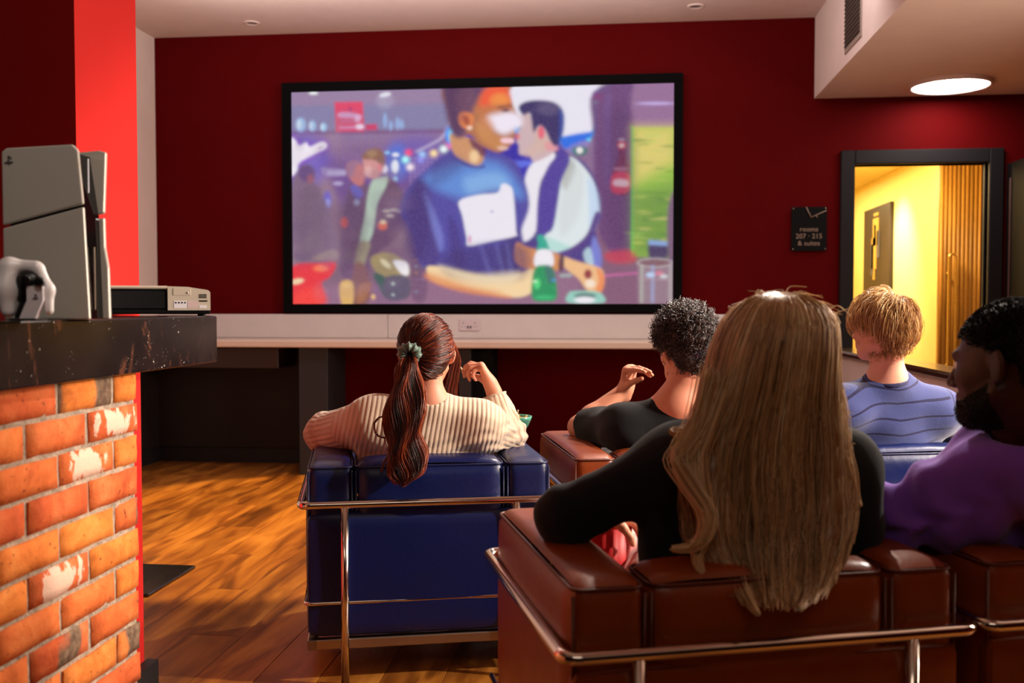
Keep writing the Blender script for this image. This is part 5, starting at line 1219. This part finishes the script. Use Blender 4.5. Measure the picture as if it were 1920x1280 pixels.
lock([(1350,720,1.89),(1322,800,1.85),(1302,860,1.82),(1312,930,1.79),(1326,985,1.77),(1306,1040,1.76),(1316,1078,1.75)],260,.010,2)
lock([(1330,760,1.89),(1300,806,1.87),(1272,812,1.86),(1258,806,1.86)],120,.008,3)
lock([(1560,800,1.90),(1588,880,1.88),(1600,930,1.87),(1612,948,1.86)],170,.008,4)
lock([(1548,680,1.93),(1572,760,1.92),(1584,840,1.91),(1596,900,1.89)],220,.008,5)
lock([(1400,1000,1.82),(1392,1060,1.80),(1400,1110,1.74),(1420,1150,1.68)],160,.010,6)
lock([(1520,980,1.83),(1535,1040,1.81),(1528,1100,1.77),(1500,1140,1.70)],160,.012,7)
N1=len(LK)
for k in range(28):
    g=hr.uniform(0,1); px=1380+g*190; py=545+((px-1465)/110)**2*62; side=np.sign(px-1465)
    lock([(px,py+10,1.98),(px+side*10+hr.normal(0,5),py-1+hr.normal(0,3),1.97),(px+side*30+hr.normal(0,10),py+8+hr.normal(0,8),1.96)],2,.001,100+k)
for k in range(34):
    py=hr.uniform(640,900); px=1560+(py-640)*.13
    lock([(px-10,py,1.93),(px+6,py+18,1.93),(px+14+hr.normal(0,6),py+34+hr.normal(0,8),1.92)],2,.001,200+k)
FLY=LK[N1:]; LK=LK[:N1]; P=np.concatenate(FLY); hair_obj(o,P,.0005,np.full(len(P),.95),M_blonde,name='flyaway_hair')
P=np.concatenate(LK); hair_obj(o,P,.0010,np.clip(hr.normal(.72,.2,len(P)),0,1),M_blonde,name='loose_lock')

# ------------------------------------------------ 5. man in the purple hoodie, right edge
H=W(1892,684,1.96); Mh=rotm(YAW+R(40),R(-7),R(4)); N=W(1934,838,2.0); SL=W(1812,934,2.02); SR=W(2085,925,2.10)
EL=W(1664,980,2.06); WL=W(1622,990,2.30); ER=CZ(1.44,2.30,.73); WR=CZ(1.38,2.50,.72); Pv=CZ(1.20,2.22,.50)
KL=CZ(1.06,2.72,.52); AL=CZ(1.06,2.82,.10); KR=CZ(1.30,2.74,.52); AR=CZ(1.32,2.84,.10)
o,sb,Mt,inf=person('man with cropped black hair and a beard in a purple hoodie, turned to the left',S_dark,H,Mh,N,SL,SR,EL,WL,ER,WR,Pv,KL,AL,KR,AR,
  dict(d=np.array([0,.9,-.1]),n=-up,side=-1,curl=(20,30,20)),dict(d=np.array([-.2,.9,-.1]),n=-up,side=1,curl=(15,25,15)),hs=1.06,rs=1.08,arm=1.1,beard=True,h=.0046)
org=np.array(o.location); r_,f_,u_=Mt[:,0],Mt[:,1],Mt[:,2]
s=SDF(); torso(s,N-u_*.004,SL,SR,Pv,1.18); s.cap(SL,EL,.080,.062,.09); s.cap(EL,WL,.060,.045,.03); s.cap(SR,ER,.080,.062,.09); s.cap(ER,WR,.06,.045,.03)
s.ell((SL+SR)/2-u_*.2,(.235,.15,.2),Mt,.07)
# hood lying behind the neck
hc=N+u_*.012-f_*.01
ringp=[hc+r_*math.cos(a)*.100+f_*(math.sin(a)*.092)-u_*(.030*math.sin(a)) for a in np.linspace(0,2*math.pi,20)]
for a,b_ in zip(ringp[:-1],ringp[1:]): s.cap(a,b_,.030,.030,.03)
s.cap(hc-f_*.105-u_*.02-r_*.05,hc-f_*.105-u_*.02+r_*.05,.05,.05,.04); s.cap(hc-f_*.11-u_*.09,hc-f_*.10-u_*.03,.035,.05,.04)
def post(P,d):
    d=d+folds(P,.0065,17,4.1)+armfolds(P,SL,EL,.012,11,.16)+armfolds(P,WL,EL,.006,16,.08)
    return np.maximum(d,-(np.linalg.norm((P-(N+u_*.066)),axis=1)-.080))
M_pur=cloth('purple_fleece',srgb(134,82,198),srgb(108,62,174),.9,.3,700,.18)
garment(o,'hoodie',s,M_pur,.008,.0065,post,3)
b=MB(); b.tube([p-org for p in [hc+f_*.07-r_*.055+u_*.02,hc+f_*.12-r_*.06-u_*.03,hc+f_*.13-r_*.055-u_*.12]],.003,6); b.build('drawstring',M_pur,o)
trousers(o,Pv,Mt,KL,AL,KR,AR,cloth('dark_trousers',srgb(28,28,34)))
for K,A_ in ((KL,AL),(KR,AR)): shoes(o,K,A_,Pv,M_blackp)
face_children(o,H,Mh,1.06)
M_blk=hairmat('black_cropped_hair',[(0,srgb(12,9,9)),(.7,srgb(26,18,16)),(1,srgb(66,42,34))],.6,.3)
def hl_crop(L): 
    return hl_short(L)
hr=np.random.default_rng(77); D=sph(14000,hr); D=D[hl_crop(scalp(D))<.002][:7000]; n=len(D)
dd=D+hr.normal(0,.35,(n,3)); dd/=np.linalg.norm(dd,axis=1,keepdims=True); T=np.linspace(0,1,4)
P=scalp(D)[:,None]+D[:,None]*.001+dd[:,None]*(T*.0065)[None,:,None]; P=H+(P*1.06)@Mh.T
cV,cF=cap_sdf(H,Mh,1.06,.003,hl_crop)
hair_obj(o,P,.0008,np.clip(hr.normal(.35,.25,n),0,1),M_blk,cV,cF,captone=.1)
# beard stubble
me=o.data; fmz=np.zeros(len(me.polygons),np.int32); me.polygons.foreach_get('material_index',fmz); pc_=np.zeros(len(me.polygons)*3); me.polygons.foreach_get('center',pc_); pn=np.zeros(len(me.polygons)*3); me.polygons.foreach_get('normal',pn)
pc_=pc_.reshape(-1,3)[fmz==2]+org; pn=pn.reshape(-1,3)[fmz==2]
k=np.repeat(np.arange(len(pc_)),2); dv=pn[k]+hr.normal(0,.5,(len(k),3)); T=np.linspace(0,1,3)
P=(pc_[k]+hr.normal(0,.0012,(len(k),3)))[:,None]+dv[:,None]*(T*.0028)[None,:,None]
hair_obj(o,P,.0006,np.clip(hr.normal(.3,.2,len(k)),0,1),M_blk,name='beard')

# ================================================================== props near the people
a_=blue1.location; th_=blue1.rotation_euler.z
bp=np.array(a_)+np.array([.343*math.cos(th_)-.19*math.sin(th_),.343*math.sin(th_)+.19*math.cos(th_),.6865])
bowl=empty('snack_bowl',tuple(bp),label='small mint green bowl of snacks on the blue armchair\'s right arm',cat='bowl')
MB().lathe([(.001,.004),(.026,.004),(.030,0),(.034,.001),(.052,.022),(.064,.048),(.068,.062),(.0655,.062),(.061,.049),(.049,.026),(.03,.010),(.001,.008)],n=32).build('bowl_shell',NT('mint_ceramic').set(color=srgb(112,206,180),rough=.25).m,bowl)
hr=np.random.default_rng(3); m1=simple('snack_gold',srgb(206,158,84),.7); b=MB()
for k in range(60):
    r0=.050*math.sqrt(hr.uniform()); a=hr.uniform(0,6.28); l=hr.uniform(.009,.016); v=nrm(hr.normal(size=3)*np.array([1,1,.4])); p=np.array([r0*math.cos(a),r0*math.sin(a),.046+.014*(1-r0/.05)+hr.uniform(0,.008)])
    b.tube([p-v*l,p-v*l*.3+np.array([0,0,.002]),p+v*l*.3,p+v*l],[.003,.0042,.0042,.003],5)
q=b.build('snack_mix',m1,loc=tuple(bp)); tag(q,'golden snack mix heaped in the mint green bowl','snack',kind='stuff')
q=MB().tube([(0,0,0),(.006,.002,.034)],.0022,6).build('snack_stick',simple('stick_pale',srgb(232,206,160),.7),loc=(bp[0]+.012,bp[1]-.01,bp[2]+.052)); tag(q,'thin pale stick standing upright in the mint green bowl','snack')
# red ribbed tumbler held between her thigh and the armrest
tc=W(1130,985,2.30); z0=.44
tb=empty('red_tumbler',(tc[0],tc[1],z0),label='red ribbed paper tub between the blonde woman and the armrest',cat='tub')
V=[];F=[]; nn=48
for z,r0 in ((0,.052),(.20,.068),(.20,.066),(.01,.050)):
    for k in range(nn): a=2*math.pi*k/nn; rr=r0*(1+.018*math.cos(a*16)); V.append((rr*math.cos(a),rr*math.sin(a),z))
for i in range(3):
    for k in range(nn): F.append((i*nn+k,i*nn+(k+1)%nn,(i+1)*nn+(k+1)%nn,(i+1)*nn+k))
F.append(tuple(range(nn))[::-1]); mesh_obj('tub_wall',V,F,simple('red_card',srgb(196,16,18),.5),tb,smooth=True)

# ================================================================== controller on its stand
cpt=W(52,600,1.84); ctl=empty('game_controller',(cpt[0],cpt[1],MZ),rz=YAW+R(8),label='white and black game controller propped upright in front of the console',cat='game controller')
k_=1.84/1850
def Lc(px,py,y=0): return np.array([(px-52)*k_,y,(603-py)*k_+.0])
s=SDF(); s.cap(Lc(22,500),Lc(68,502),.0125,.0115,.012); s.cap(Lc(20,505),Lc(17,545,-.006),.020,.021,.012); s.cap(Lc(17,545,-.006),Lc(22,584,-.012),.021,.013,.012); s.cap(Lc(74,510),Lc(91,545,-.006),.011,.0105,.012); s.cap(Lc(91,545,-.006),Lc(94,584,-.010),.0105,.0075,.012)
V,F=s.mesh(.0022,pad=.008,disp=.004); V=smooth_mesh(V,F,2); mesh_obj('shell',V,F,simple('controller_white',srgb(228,224,226),.35),ctl,smooth=True)
s=SDF(); s.ell(Lc(58,530,-.008),(.024,.014,.020),None,.01); s.ell(Lc(60,556,-.004),(.026,.012,.024),None,.01); V,F=s.mesh(.0022,pad=.008,disp=.004); mesh_obj('face_panel',V,F,M_blackp,ctl,smooth=True)
for px,py in ((60,526),(84,530)):
    st=MB().lathe([(.005,0),(.005,.010),(.0085,.012),(.0088,.016),(.007,.018),(.0004,.0165)],n=18).build('thumb_stick',M_blackp,ctl); st.location=Lc(px,py,-.018); st.rotation_euler=(math.pi/2,0,0)
box('stand_base',(-.022,-.034,.0006),(.026,.030,.005),M_blackp,ctl,bev=.001)
b=MB(); b.prism([(-.006,0),(.022,0),(.036,.034),(.036,.060),(.008,.060),(.008,.034)],-.004,.010,Matrix(((1,0,0,0),(0,0,1,-.024),(0,1,0,.004),(0,0,0,1)))); b.build('stand_front',simple('stand_white',srgb(220,214,220),.35),ctl)
b=MB().add([(-.002,-.020,.004),(.012,-.020,.034),(-.012,.0,.05),(-.024,.0,.006),(-.002,.02,.004),(.012,.02,.034)],[(0,1,2,3),(0,3,4),(1,5,2),(3,2,5,4),(0,4,5,1)]).build('stand_wedge',M_blackp,ctl)
emblem(ctl,Matrix.Translation((.023,-.0285,.044))@Matrix.Rotation(math.pi/2,4,'X'),.009,simple('emblem_dark',srgb(60,50,64),.4))
